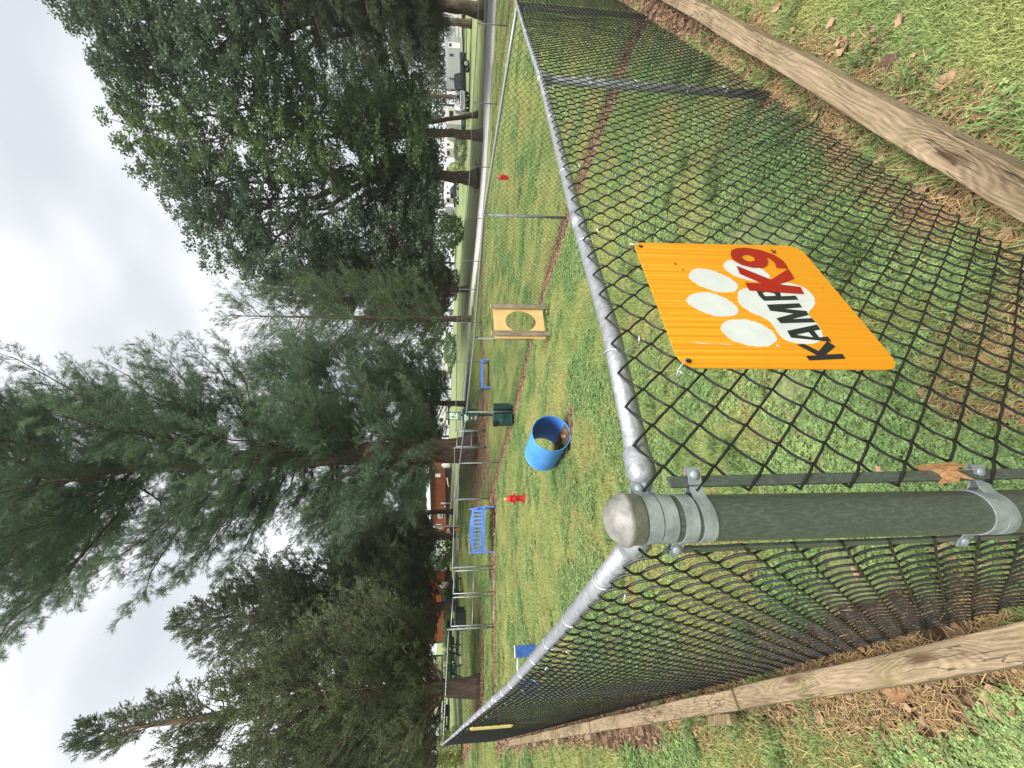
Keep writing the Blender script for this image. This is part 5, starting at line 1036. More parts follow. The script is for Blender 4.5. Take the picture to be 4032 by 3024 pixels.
# big white pine: wide on the left, broken outline
def side_pine(a, fz):
    l = .5 - .5 * math.cos(a)            # 1 towards -x
    return .82 + .40 * l * math.exp(-((fz - .70) / .24) ** 2) - (.18 if 1.2 < a < 2.0 else 0)
conifer('pine_tree', 'huge white pine towering over the yard, thick trunk behind the single gate', 1254, 1852, 20.5, 31., .64, [(0, 4.5), (.12, 6.6), (.3, 8.2), (.5, 9.2), (.7, 9.8), (.85, 8.), (1., 2.)], 'l_pine', 'bark_pine', nb=185, z0=.06, up=.08, tuft=.95, tpm=9.0, u0=.14, ragged=.42, side=side_pine, lean=(-1.2, 0), flare=.45, curve=.30, dens=1.0, sub=.30, spray='pine')
conifer('leaning_pine', 'soft bright green pine with a thin leaning dark trunk beside the waste station', 1431, 1838, 29., 15.5, .22, [(0, 4.5), (.12, 5.8), (.3, 7.0), (.5, 6.8), (.75, 5.0), (1., 1.)], 'l_pine2', 'bark_pine', nb=100, z0=.08, up=.10, tuft=1.2, tpm=5.5, lean=(1.6, 0), flare=.2, spray='pine')
conifer('juniper_tree', 'tall olive brown juniper with a grooved trunk on a mulch strip at left', 331, 1893, 15.2, 14.4, .31, [(0, 3.4), (.10, 4.8), (.3, 4.6), (.5, 2.9), (.7, 1.6), (.88, .7), (1., .15)], 'l_cedar', 'bark_red', nb=230, z0=.085, up=.30, tuft=.72, tpm=7.5, lean=(-.8, 0), ragged=.5, flare=.3, sub=.40)
conifer('juniper_tree', 'brownish juniper behind the double gate, in front of the orange cabin', 640, 1788, 29., 19.5, .30, [(0, 6.), (.08, 6.8), (.3, 6.6), (.5, 5.6), (.7, 3.8), (.88, 1.8), (1., .3)], 'l_cedar', 'bark_red', nb=230, z0=.055, up=.24, tuft=1.1, tpm=5.5, ragged=.45)
conifer('juniper_tree', 'dark juniper at the far left edge of the picture', 40, 1800, 25., 15., .26, [(0, 3.5), (.12, 5.2), (.4, 5.0), (.65, 3.4), (.85, 1.6), (1., .3)], 'l_cedar', 'bark_red', nb=140, z0=.08, up=.28, tuft=1.0, tpm=5.0, ragged=.4)
conifer('juniper_tree', 'juniper with a slim dark trunk behind the far left fence corner', 118, 1772, 33., 14., .22, [(0, 3.), (.12, 4.4), (.4, 4.4), (.65, 3.0), (.85, 1.4), (1., .3)], 'l_cedar', 'bark_red', nb=105, z0=.10, up=.28, tuft=1.15, tpm=4.5, ragged=.4)
conifer('small_juniper', 'small olive juniper standing in front of the left end of the farther cabin', 915, 1786, 34., 8.6, .16, [(0, 1.8), (.2, 2.8), (.4, 3.4), (.6, 3.2), (.85, 1.8), (1., .4)], 'l_cedar', 'bark_red', nb=100, z0=.16, up=.35, tuft=1.0, tpm=5.5)
conifer('dark_pine', 'dark low boughed pine filling the gap left of the huge pine, farther off', 1010, 1786, 46., 17., .28, [(0, 4.), (.12, 7.), (.4, 7.5), (.65, 5.4), (.85, 3.), (1., .5)], 'l_pine', 'bark_pine', nb=110, z0=.16, up=.10, tuft=1.7, tpm=2.6, ragged=.4, spray='pine')
conifer('larch_tree', 'slender sparse tree with a straight trunk behind the board with the hole', 1766, 1866, 31., 18.5, .25, [(0, 3.5), (.2, 5.0), (.45, 5.4), (.6, 5.0), (.8, 4.0), (1., .8)], 'l_pine2', 'bark_grey', nb=110, z0=.09, up=.28, tuft=1.15, tpm=4.2, ragged=.5, flare=.15, sub=.5, spray='larch')
conifer('juniper_tree', 'bushy olive juniper right of the sparse tree, short pale trunk', 1885, 1800, 40., 19.5, .30, [(0, 4.5), (.12, 6.4), (.4, 6.4), (.65, 4.6), (.85, 2.4), (1., .4)], 'l_cedar', 'bark_red', nb=170, z0=.05, up=.28, tuft=1.35, tpm=4.0)
conifer('spruce_tree', 'dark drooping spruce in front of the camper trailers at the upper right', 3075, 1880, 24.5, 17., .30, [(0, 5.), (.15, 6.6), (.4, 6.2), (.65, 4.4), (.85, 2.4), (1., .4)], 'l_hemlock', 'bark_grey', nb=180, z0=.23, up=.10, droop=.30, tuft=.95, tpm=5.5, sub=.36, spray='spruce')
broadleaf('oak_tree', 'broad oak with a flared trunk and large knot beside the gravel road', 2319, 1870, 37., (.56, 5.2, .2),
    [(2330, 1450, 37, 4.2, .9), (2120, 1350, 37, 4.4, .85), (2060, 1150, 37, 4.0, .9), (2200, 1080, 38, 4.6, .9), (2110, 900, 38, 4.0, .9), (2290, 830, 38, 4.2, .95), (2380, 1150, 39, 4.4, 1), (2060, 1560, 36, 3.4, .6), (2210, 1620, 35, 3.0, .6), (2420, 1600, 36, 3.2, .7), (1990, 1010, 38, 2.6, .9), (2220, 760, 38, 2.6, .9), (2370, 640, 38, 2.6, 1.), (2000, 1330, 38, 3, .9), (2120, 1660, 36, 2.8, .5), (2260, 1690, 35, 2.2, .35), (2380, 1690, 36, 2.4, .35), (2010, 1660, 36, 2.6, .5), (2150, 1500, 37, 3.6, .8), (2300, 1560, 37, 3.2, .7)], 'l_oak', 'bark_grey', leaf=.27, per=48, clump=.66, dens=1.0, flare=.95)
broadleaf('maple_tree', 'tall maple with a dark straight trunk and lighter green hanging leaves', 2491, 1862, 33., (.36, 5.5, .1),
    [(2440, 1330, 32, 3.2, .8), (2560, 1220, 31, 3.4, .9), (2470, 1120, 32, 3.2, .9), (2600, 1010, 32, 3.6, .9), (2500, 900, 33, 3.4, .9), (2620, 800, 33, 3.4, .95), (2450, 1480, 32, 2.6, .6), (2570, 1440, 32, 2.8, .7), (2480, 700, 34, 3.0, .9), (2610, 600, 34, 2.8, .9), (2530, 520, 34, 2.2, .9), (2640, 1640, 31, 2.4, .45), (2540, 1620, 31, 2.2, .45), (2460, 1640, 32, 2.2, .45), (2700, 1560, 31, 2.6, .6)], 'l_maple', 'bark_grey', leaf=.24, per=46, clump=.6, dens=1.0)
broadleaf('oak_tree', 'tallest oak at the upper right, its smooth grey trunk cut by the picture edge', 2985, 1888, 30., (.45, 6.0, .2),
    [(2960, 1160, 27, 3.4, .9), (3060, 1000, 27, 3.6, .9), (2870, 960, 27.5, 3.4, .9), (2990, 820, 28, 3.6, .9), (2820, 780, 29, 3.2, .9), (2930, 640, 29, 3.2, .9), (3060, 560, 28, 3.4, .9), (2840, 560, 30, 2.6, .9), (2960, 470, 29, 2.4, .9), (2760, 1080, 29, 3.0, .8), (2740, 900, 29, 2.8, .8), (3080, 360, 29, 2.0, .8), (2760, 660, 31, 2.4, .9), (3060, 240, 29, 1.6, .8), (2990, 300, 29, 1.8, .8), (2900, 400, 29.5, 2.0, .8), (2780, 470, 30, 1.8, .8), (2700, 480, 31, 1.8, .8)], 'l_oak', 'bark_grey', leaf=.22, per=48, clump=.54, dens=1.05)
broadleaf('twin_trunk_tree', 'twin trunk tree with two slanting stems in front of the silver car', 2575, 1858, 37., (.22, 4.2, -.9),
    [(2600, 1560, 37, 2.8, .7), (2660, 1420, 37, 3.2, .8), (2720, 1280, 37, 3.4, .8), (2560, 1500, 38, 2.6, .7), (2660, 1150, 38, 3.2, .9)], 'l_oak', 'bark_grey', leaf=.26, per=44, clump=.75)
for (U, V, D, r_, fk, lb, bl) in [(2640, 1800, 60, .34, 7, 'tree with a pale trunk standing behind the silver car', [(2660, 1480, 60, 5, .8), (2580, 1380, 60, 5, .8)]), (2930, 1853, 44, .38, 6, 'tree with a broad brown trunk in front of the white camper at the upper right', [(2960, 1500, 44, 4, .8), (2880, 1420, 44, 4, .8)]),
                                 (2110, 1812, 58, .2, 3, None, None), (905, 1795, 44, .2, 4, 'slim tree beside the painted board left of the farther cabin', [(880, 1640, 44, 2.6, .7), (960, 1620, 45, 2.2, .7)])]:
    if bl: broadleaf('background_tree', lb, U, V, D, (r_, fk, .1), bl, 'l_oak', 'bark_grey', leaf=.34, per=40, clump=.9, flare=.2)
# second leader of the big pine and its low dead snags are part of its branches; round shrubs
def shrub(label, U, V, D, rx, rz, leafm='l_shrub', leaf=.12, n=2600, name='round_shrub'):
    b = at(U, V, D); b[2] = g1(b[0], b[1]); r = empty(name, b, 0, label, 'shrub'); d = rand_dirs(n); rr = RNG.uniform(.55, 1, n) ** .4; lum = 1 + .16 * np.sin(d[:, 0] * 6 + d[:, 2] * 5) + .1 * np.sin(d[:, 1] * 9)
    c = d * (rr * lum)[:, None] * [rx, rx, rz] + [0, 0, rz * .92]; c = c[c[:, 2] > .02]; mb = MB(); add_leaves(mb, c, leaf, RNG.random(len(c))); o = mb.build('foliage', M[leafm], r); o['kind'] = 'stuff'
    s_ = MB()
    for i in range(6): limb(s_, (0, 0, 0), (rx * .5 * math.cos(i), rx * .5 * math.sin(i), rz * .9), .03, .01)
    s_.build('stems', M['bark_grey'], r)['kind'] = 'stuff'; return r
shrub('large round green shrub on the lawn left of the oak', 2112, 1822, 50, 1.9, 1.7, leaf=.2, n=4200)
shrub('small pale green bush under the bushy juniper', 1925, 1798, 52, 1.35, 1.1, leaf=.18, n=2400)
shrub('clipped olive shrub in front of the white trailer behind the maple', 2440, 1835, 55, 2.1, 1.0, 'l_cedar', .18, 3000)
shrub('bright green bush beside the oak trunk, before the white camper', 2348, 1828, 58, 1.3, 1.4, 'l_light', .2, 1800)
shrub('dark leafy bushes behind the horseshoe pit, left of the farther cabin', 855, 1785, 44, 2.4, 1.7, leaf=.22, n=4200)
shrub('pale yellow flowering shrub beyond the far left fence corner', 72, 1812, 24, 1.05, .85, 'l_light', .12, 3000)
shrub('yellow green bushes along the road behind the leaning pine', 1640, 1795, 55, 2.6, .9, 'l_maple', .25, 2600)
def pampas_clump(label, U, V, D, rad, h):
    b = at(U, V, D); b[2] = g1(b[0], b[1]); n = 620; a = RNG.random(n) * 6.283; r0 = rad * .3 * RNG.random(n); ln = RNG.uniform(.6, 1.1, n); mb = MB(); v = []
    out_ = rad * RNG.uniform(.3, 1.15, n); ca, sa = np.cos(a), np.sin(a); w_ = .03
    for t in (0, .4, .75, 1.):
        rr = r0 + out_ * t ** 1.4; z = h * ln * (1.5 * t - .75 * t * t * (out_ / rad)); ww = w_ * (1 - t * .85); v.append(np.stack([np.stack([rr * ca - sa * ww, rr * sa + ca * ww, z], 1), np.stack([rr * ca + sa * ww, rr * sa - ca * ww, z], 1)], 1))
    v = np.stack(v, 1).reshape(-1, 3); i = np.arange(n)[:, None] * 8; mb.add(v, np.vstack([i + [[0, 1, 3, 2]], i + [[2, 3, 5, 4]], i + [[4, 5, 7, 6]]]), np.repeat(RNG.random(n), 8))
    o = mb.build('ornamental_grass', M['pampas']); o.location = b; return tag(o, label, 'ornamental grass', 'ornamental grasses before the orange cabin')
for U, lb in ((690, 'arching grass clump below the white propane tank'), (640, 'arching grass clump under the paper notices on the orange cabin'), (560, 'arching grass clump left of the slim juniper trunk'), (500, 'arching grass clump under the cabin window'), (440, 'arching grass clump at the corner of the cabin porch'), (385, 'arching grass clump before the brown railing')): pampas_clump(lb, U, 1789, 36., .95, .95)
# far wood: one mass
def woods():
    mb = MB(); tr = MB()
    for U in np.arange(-2600, 5600, 62):
        D = 95 + 30 * RNG.random(); b = at(U, 1800, D); b[2] = g1(b[0], b[1]); h = (7 if U < 900 else (9 + 5 * min(1, max(0, (U - 900) / 900)))) * RNG.uniform(.7, 1.15); n = 700
        if U < -100 or U > 3150: h *= 1.2; n = 380
        for j in range(4):
            c = b + [RNG.normal(0, 2.4), RNG.normal(0, 2), h * (.3 + .18 * j)]; d = rand_dirs(n // 3); add_leaves(mb, c + d * (RNG.uniform(.5, 1, n // 3) ** .4)[:, None] * np.array([3.6, 3, h * .28]), .75, np.full(n // 3, RNG.random()) * .7 + RNG.random(n // 3) * .3)
        tr.tube([b, b + [0, 0, h * .7]], [.3, .12], 5, caps=False)
    r = empty('distant_wood', (0, 100, 8)); r['kind'] = 'stuff'; r['label'] = 'dark belt of leafy trees closing the view behind the campground'; o = mb.build('foliage', M['l_woods']); o2 = tr.build('trunks', M['bark_grey'])
    for q in (o, o2): q.parent = r; q.location = (0, -100, -8); q['kind'] = 'stuff'
woods()

# ------------------------------------------------------------------ cabins
def cabin(label, corner, ang, Lw, Wd, h, zb, zg, roof_h, features, posts=()):
    """corner = near right corner seen from the yard; long wall runs along +x local (to the viewer's left)"""
    r = empty('cabin', (corner[0], corner[1], zb), ang, label, 'cabin')
    nb_ = int(h / .16); sh = []
    wl = empty('wall', (0, 0, 0)); wl.parent = r
    core = MB(); core.box((Lw / 2, -Wd / 2, h / 2), (Lw - .06, Wd - .06, h)); core.prism([(-Wd / 2, 0), (Wd / 2, 0), (0, roof_h)], (.03, -Wd / 2, h), (0, 1, 0), (0, 0, 1), Lw - .06); core.build('wall_core', M['siding'], wl)
    base = None
    for i in range(nb_):
        z = h * (i + .5) / nb_
        for kind_ in (0, 1):
            if base is None or kind_ == 1 and not sh:
                mb = MB()
                if kind_ == 0: mb.box((0, 0, 0), (Lw, .03, h / nb_ * .93), (R(-6), 'X'))
                else: mb.box((0, 0, 0), (.03, Wd, h / nb_ * .93), (R(-6), 'Y'))
                o = mb.build('siding_board', M['siding'], wl)
                if kind_ == 0: base = o
                else: sh.append(o)
            else: o = (base if kind_ == 0 else sh[0]).copy(); COL.objects.link(o); o.parent = wl
            o.location = (Lw / 2, .0, z) if kind_ == 0 else (.0, -Wd / 2, z)
    for x in (0, Lw): mb = MB(); mb.box((x, .0, h / 2), (.16, .09, h)); mb.build('corner_trim', M['trim_green'], r)
    sk = MB(); sk.box((Lw / 2, -Wd / 2 - .03, (zg - zb) / 2 - .15), (Lw - .1, Wd - .1, zb - zg + .3)); sk.build('skirting', M['skirt'], r)
    rf = MB(); e = .3
    for s_ in (0, 1):
        y0, y1 = (e, -Wd / 2) if s_ == 0 else (-Wd - e, -Wd / 2); rf.beam((-e, (y0 + y1) / 2, h + roof_h / 2 + .04), (Lw + e, (y0 + y1) / 2, h + roof_h / 2 + .04), math.hypot(y1 - y0, roof_h + .1), .05, up=(0, (roof_h + .1) * (-1 if False else 1) * (1 if s_ == 0 else -1), abs(y1 - y0)))
    o = rf.build('roof', M['roof_metal'], r); o['kind'] = 'stuff' if False else 'part' ; del o['kind']
    n_ = int(Lw / .3); seam = None
    for i in range(n_ + 1):
        mb = MB(); y0, y1 = e, -Wd / 2; mb.beam((0, y0, h - .02), (0, y1, h + roof_h + .09), .03, .03)
        if seam is None: seam = mb.build('roof_seam', M['roof_metal'], o); seam.location = (0, 0, .03)
        else: c = seam.copy(); COL.objects.link(c); c.parent = o; c.location = (i * Lw / n_, 0, .03)
    mb = MB(); mb.beam((-e - .01, e + .02, h - .03), (Lw + e, e + .02, h - .03), .03, .15); mb.build('fascia', M['trim_green'], r)
    for (ya, yb_) in ((e, -Wd / 2), (-Wd - e, -Wd / 2)): mb = MB(); mb.beam((-e - .02, ya, h - .02), (-e - .02, yb_, h + roof_h + .06), .04, .17); mb.build('rake_board', M['trim_green'], r)
    for ft in features:
        k_, x, z, w_, hh = ft[:5]
        if k_ == 'window':
            mb = MB(); mb.box((x, .055, z), (w_ + .1, .05, hh + .1)); f = mb.build('window', M['white'], r); mb = MB(); 
            for s_ in (-1, 1): mb = MB(); mb.box((x, .085, z + s_ * hh / 4), (w_ - .06, .02, hh / 2 - .06)); mb.build('pane', M['glass'] if s_ < 0 else mat('painted_reflection_glass', (.25, .28, .30), .1, 0, var=.2), f)  # upper pane: reflection painted in as a paler glass colour
        elif k_ == 'panel': mb = MB(); mb.box((x, .06, z), (w_, .05, hh)); o = mb.build('wall_notice', M['white'], r)
        elif k_ == 'notice':
            mb = MB(); mb.box((x, .06, z), (w_, .05, hh)); o = mb.build('wall_notice', M['white'], r); mb = MB(); mb.box((x, .087, z + hh * .3), (w_ * .5, .004, hh * .07)); mb.build('print', M['black'], o)
            for q in range(5): mb = MB(); mb.box((x + random.uniform(-.05, .05), .087, z + hh * (.12 - q * .11)), (w_ * random.uniform(.3, .6), .004, .012)); mb.build('print', M['rvgrey'], o)
        elif k_ == 'ac': mb = MB(); mb.box((x, .16, z), (w_, .3, hh)); o = mb.build('air_conditioner', M['rvgrey'], r); mb = MB(); mb.box((x, .315, z), (w_ * .85, .01, hh * .6)); mb.build('grille', M['skirt'], o)
        elif k_ == 'pipe': mb = MB(); mb.tube([(x, .2, z), (x + w_ * .8, .2, z - hh * .5), (x + w_, .2, z - hh)], .07, 8); mb.build('waste_pipe', M['white'], r, smooth=True)
        elif k_ == 'meter': mb = MB(); mb.box((x, .35, z - .1), (.20, .16, .75)); mb.build('meter_box', M['offwhite'], r); mb = MB(); mb.box((x, .42, (zg - zb + z) / 2 - .2), (.08, .08, z - zg + zb)); mb.build('meter_post', M['rvgrey'], r)
    return r
c1 = at(1174, 1753, 56); a1 = math.radians(180 - 14); p2 = at(933, 1756, 58)
ang1 = math.atan2(p2[1] - c1[1], p2[0] - c1[0]); Lc = np.hypot(*(p2 - c1)[:2]); Kx = lambda U: (U - 1174) / (933 - 1174) * Lc
cabin('orange brown cabin with a pale metal roof, farther away behind the big pine', c1, ang1, Lc, 3.6, 2.15, c1[2], at(1150, 1777, 56)[2], .75,
      [('panel', Kx(1154), 1.05, .5, .75), ('pipe', Kx(1146), -.25, 1.4, .3), ('meter', Kx(1050), .4, 0, 0), ('panel', Kx(1033), .15, .2, .16), ('window', Kx(997), .85, .7, .55), ('ac', Kx(997), .32, .62, .42), ('window', Kx(954), 1.1, .6, .75)])
c2_ = at(697, 1745, 39); p2 = at(496, 1746, 39.5); ang2 = math.atan2(p2[1] - c2_[1], p2[0] - c2_[0]); Lc2 = np.hypot(*(p2 - c2_)[:2]); Kx2 = lambda U: (U - 697) / (496 - 697) * Lc2
cabin('orange cabin with a white framed window, nearer, behind the junipers', c2_, ang2, Lc2, 3.6, 2.35, c2_[2], at(600, 1787, 39)[2], .8,
      [('notice', Kx(674), .85, .42, .54), ('notice', Kx(650), .52, .42, .78), ('window', Kx(566), 1.15, .72, 1.2)])
# porch and railing left of the nearer cabin
pw = at(444, 1760, 38); r = empty('porch_railing', (pw[0], pw[1], pw[2]), math.atan2(0, -1), 'green post and brown deck railing at the left end of the nearer cabin', 'railing')
mb = MB(); mb.box((0, 0, .55), (.12, .12, 2.6)); mb.build('post', M['trim_green'], r); mb = MB(); mb.box((0, 0, -.05), (.22, .2, .75)); mb.build('post_sleeve', M['white'], r)
mb = MB(); mb.box((1.3, 0, 1.12), (2.4, .08, .06)); mb.build('top_rail', M['deck'], r); mb = MB(); mb.box((1.3, 0, .5), (2.4, .06, .06)); mb.build('bottom_rail', M['deck'], r)
b0 = None
for i in range(20):
    if b0 is None: mb = MB(); mb.box((0, 0, 0), (.04, .04, .6)); b0 = mb.build('baluster', M['deck'], r); o = b0
    else: o = b0.copy(); COL.objects.link(o)
    o.parent = r; o.location = (.2 + i * .115, 0, .81)
mb = MB(); mb.box((1.3, .6, .42), (2.6, 1.4, .10)); mb.build('deck_floor', M['deck'], r)
for x in (.3, 2.4): mb = MB(); mb.box((x, .1, -.2), (.1, .1, 1.2)); mb.build('deck_leg', M['deck'], r)
# propane tanks
def tank(U, V, D, s, label):
    p = at(U, V, D); r = empty('propane_tank', (p[0], p[1], p[2]), 0, label, 'gas tank'); mb = MB(); mb.lathe([(0.001, .06), (.30, .08), (.38, .16), (.40, .26), (.40, 1.0), (.37, 1.10), (.27, 1.18), (.001, 1.2)], 22); mb.v = [v_ * s for v_ in mb.v]; mb.build('body', M['tank'], r, smooth=True)
    mb = MB(); mb.lathe([(.16, 1.15), (.16, 1.36), (.13, 1.40), (.001, 1.41)], 16); mb.v = [v_ * s for v_ in mb.v]; mb.build('valve_guard', M['tank'], r, smooth=True, auto=40); mb = MB(); mb.lathe([(.24, 0), (.24, .1)], 18); mb.v = [v_ * s for v_ in mb.v]; mb.build('foot_ring', M['tank'], r)
tank(1193, 1776, 54, .92, 'white propane tank at the gable of the farther cabin, beside the big pine'); tank(721, 1766, 36.5, .64, 'white propane tank at the right end of the nearer cabin'); tank(921, 1779, 56, .6, 'small white propane tank beyond the left end of the farther cabin')

# ------------------------------------------------------------------ picnic tables and camp furniture
def picnic(U, V, D, rz, label, L_=1.8):
    p = hit(U, V); r = empty('picnic_table', p, rz, label, 'picnic table', 'dark green picnic tables beyond the gate'); m_ = M['green_wood']
    for i in range(5): mb = MB(); mb.box((0, -.30 + i * .15, .75), (L_, .135, .04)); mb.build('table_board', m_, r)
    for s_ in (-1, 1):
        for i in range(2): mb = MB(); mb.box((0, s_ * (.62 + i * .14), .44), (L_, .125, .04)); mb.build('bench_board', m_, r)
        x = s_ * (L_ / 2 - .25)
        for t_ in (-1, 1): mb = MB(); mb.beam((x, t_ * .25, .73), (x, t_ * .68, 0), .04, .11); mb.build('leg', m_, r)
        mb = MB(); mb.box((x + .045, 0, .40), (.04, 1.52, .10)); mb.build('cross_bar', m_, r); mb = MB(); mb.box((x + .045, 0, .70), (.04, .72, .09)); mb.build('top_bar', m_, r)
    return r
picnic(690, 1825, 26, R(78), 'dark green picnic table seen end-on right of the juniper trunk'); picnic(425, 1822, 26, R(66), 'dark green picnic table seen end-on at the left, in front of the railing'); picnic(520, 1800, 31, R(4), 'dark green picnic table seen lengthwise behind the left gate post', 2.4); picnic(365, 1795, 32, R(0), 'dark green picnic table partly behind the big juniper trunk')
p = hit(590, 1838); r = empty('slatted_bin', p, R(5), 'black slatted square box beside the pinkish gravel path', 'planter box'); 
for i in range(6): mb = MB(); mb.box((-.42 + i * .168, 0, .33), (.15, .80, .64)); mb.build('slat', M['black'], r)
mb = MB(); mb.box((0, 0, .66), (1.02, .84, .03)); mb.build('lid', M['black'], r)
def pit(quad, boards, label):
    pts = [hit(*q) for q in quad]; o_ = np.mean(pts, 0); r = empty('horseshoe_pit', o_, 0, label, 'game pit'); mb = MB(); n = 6; v = []
    for i in range(n + 1):
        for j in range(n + 1):
            a, b = i / n, j / n; q = (pts[0] * (1 - a) + pts[1] * a) * (1 - b) + (pts[3] * (1 - a) + pts[2] * a) * b; v.append((q[0] - o_[0], q[1] - o_[1], g1(q[0], q[1]) + .05 - o_[2]))
    i = np.arange(n)[:, None] * (n + 1); j = np.arange(n)[None]; mb.add(v, np.stack([i + j, i + n + 1 + j, i + n + 2 + j, i + j + 1], 2).reshape(-1, 4)); mb.build('gravel_bed', M['gravel'], r)
    for (a, b, ww) in boards:
        pa, pb = hit(*a), hit(*b); mb = MB(); mb.beam(np.array([pa[0] - o_[0], pa[1] - o_[1], g1(pa[0], pa[1]) + .12 - o_[2]]), np.array([pb[0] - o_[0], pb[1] - o_[1], g1(pb[0], pb[1]) + .12 - o_[2]]), ww, .10); mb.build('board', M['oldwood'], r)
pit([(926, 1868), (840, 1868), (846, 1806), (922, 1803)], [((912, 1812), (868, 1812), 1.3), ((905, 1856), (850, 1858), .6)], 'grey horseshoe pit with two wooden boards behind the blue bench')
pit([(1232, 1860), (1168, 1860), (1170, 1808), (1230, 1810)], [((1219, 1815), (1183, 1815), 1.3)], 'grey horseshoe pit with one board, left of the big pine trunk')
# painted board on its post
p = hit(960, 1814); D_ = p[1]; r = empty('painted_sign', p, R(0), 'painted cut-out board with an orange ball on a tall wooden post', 'sign'); s_ = D_ / FPX
mb = MB(); mb.box((-.1, 0, 49 * s_), (.13, .13, 98 * s_)); mb.build('post', M['oldwood'], r); mb = MB(); mb.lathe([(.001, -.09), (.07, -.05), (.09, 0), (.07, .05), (.001, .09)], 14, (-.1, 0, 98 * s_ + .07)); mb.build('post_ball', M['white'], r, smooth=True)
bx_ = -.1 - 14 * s_; mb = MB(); mb.box((bx_, -.07, 32 * s_), (22 * s_, .03, 56 * s_)); bd = mb.build('panel', M['navy'], r)
for nm, mt_, poly in (('shape', 'cream', circ(2 * s_, 48 * s_, 5 * s_, 16)), ('shape', 'pink', [(-9 * s_, 40 * s_), (-3 * s_, 41 * s_), (1 * s_, 47 * s_), (-2 * s_, 57 * s_), (-8 * s_, 58 * s_), (-10 * s_, 50 * s_)]), ('ball', 'orange', circ(-1 * s_, 12 * s_, 8.5 * s_, 22)), ('hand', 'cream', [(-2 * s_, 21 * s_), (2 * s_, 21 * s_), (3 * s_, 28 * s_), (-1 * s_, 27 * s_)])):
    mb = MB(); mb.prism([(a + bx_, b) for a, b in poly], (0, -.087, 0), (1, 0, 0), (0, 0, 1), .006); o = mb.build(nm, M[mt_], bd)
    if nm == 'ball':
        for q in ([(-9 * s_, 11.7 * s_), (7 * s_, 11.7 * s_), (7 * s_, 12.4 * s_), (-9 * s_, 12.4 * s_)], [(-1.3 * s_, 4 * s_), (-.6 * s_, 4 * s_), (-.6 * s_, 20 * s_), (-1.3 * s_, 20 * s_)]):
            mb = MB(); mb.prism([(a + bx_, b) for a, b in q], (0, -.094, 0), (1, 0, 0), (0, 0, 1), .003); mb.build('seam', M['navy'], o)
p = hit(25, 1798); r = empty('utility_cart', p, R(10), 'pale green grey cart body at the bottom edge beyond the left fence', 'cart'); mb = MB(); mb.box((-.2, 0, .45), (1.3, .7, .55)); mb.build('body', mat('pale_green_grey_plastic', (.42, .48, .44), .5), r, bevel=.05); mb = MB(); mb.box((-.2, 0, .12), (1.25, .66, .22)); mb.build('base', M['black'], r)
for x in (-.6, .25): mb = MB(); mb.tube([(x, -.36, .14), (x, .36, .14)], .14, 14); mb.build('wheel', M['rubber'], r)
p = hit(30, 1775); r = empty('rail_fence', p, 0, 'dark wooden rails behind the pale flowering shrub', 'fence')
for z in (.35, .8): mb = MB(); mb.box((0, 0, z), (3.4, .05, .12)); mb.build('rail', M['deck'], r)
for x in (-1.5, 0, 1.5): mb = MB(); mb.box((x, .05, .45), (.12, .12, 1.0)); mb.build('post', M['deck'], r)

# ------------------------------------------------------------------ vehicles
def wheel(parent, x, y, r_, wd, rim='chrome'):
    mb = MB(); sg = 1 if y > 0 else -1
    mb.lathe([(r_ * .62, -wd / 2), (r_ * .94, -wd / 2), (r_, -wd / 4), (r_, wd / 4), (r_ * .94, wd / 2), (r_ * .62, wd / 2)], 24, axis='y'); mb.v = [v_ + [x, y, r_] for v_ in mb.v]; w_ = mb.build('wheel', M['rubber'], parent, smooth=True, auto=40)
    mb = MB(); mb.lathe([(r_ * .64, 0), (r_ * .58, wd * .38 * sg), (r_ * .2, wd * .42 * sg), (.001, wd * .44 * sg)], 20, axis='y')
    for k_ in range(5):
        a = k_ * 1.2566; mb.box((r_ * .4 * math.cos(a), sg * wd * .46, r_ * .4 * math.sin(a)), (r_ * .42, .02, r_ * .14), np.array(Matrix.Rotation(-a, 3, 'Y')))
    mb.v = [v_ + [x, y, r_] for v_ in mb.v]; mb.build('rim', M[rim], w_)
def loft(mb, prof_lo, secs):
    """body from side profile polygon (x,z) with width per height: secs list of (y half width scale for z)"""
    pts = np.array(prof_lo, float); n = len(pts); hw = np.array([np.interp(z, *secs) for z in pts[:, 1]])
    v = np.vstack([np.column_stack([pts[:, 0], -hw, pts[:, 1]]), np.column_stack([pts[:, 0], hw, pts[:, 1]])]); j = np.arange(n); tri = np.array(tessellate_polygon([[Vector((a, b, 0)) for a, b in pts]]))
    mb.add(v, np.stack([j, (j + 1) % n, n + (j + 1) % n, n + j], 1)); mb.f.append(tri + mb.n - 2 * n); mb.f.append(tri[:, ::-1] + mb.n - n)
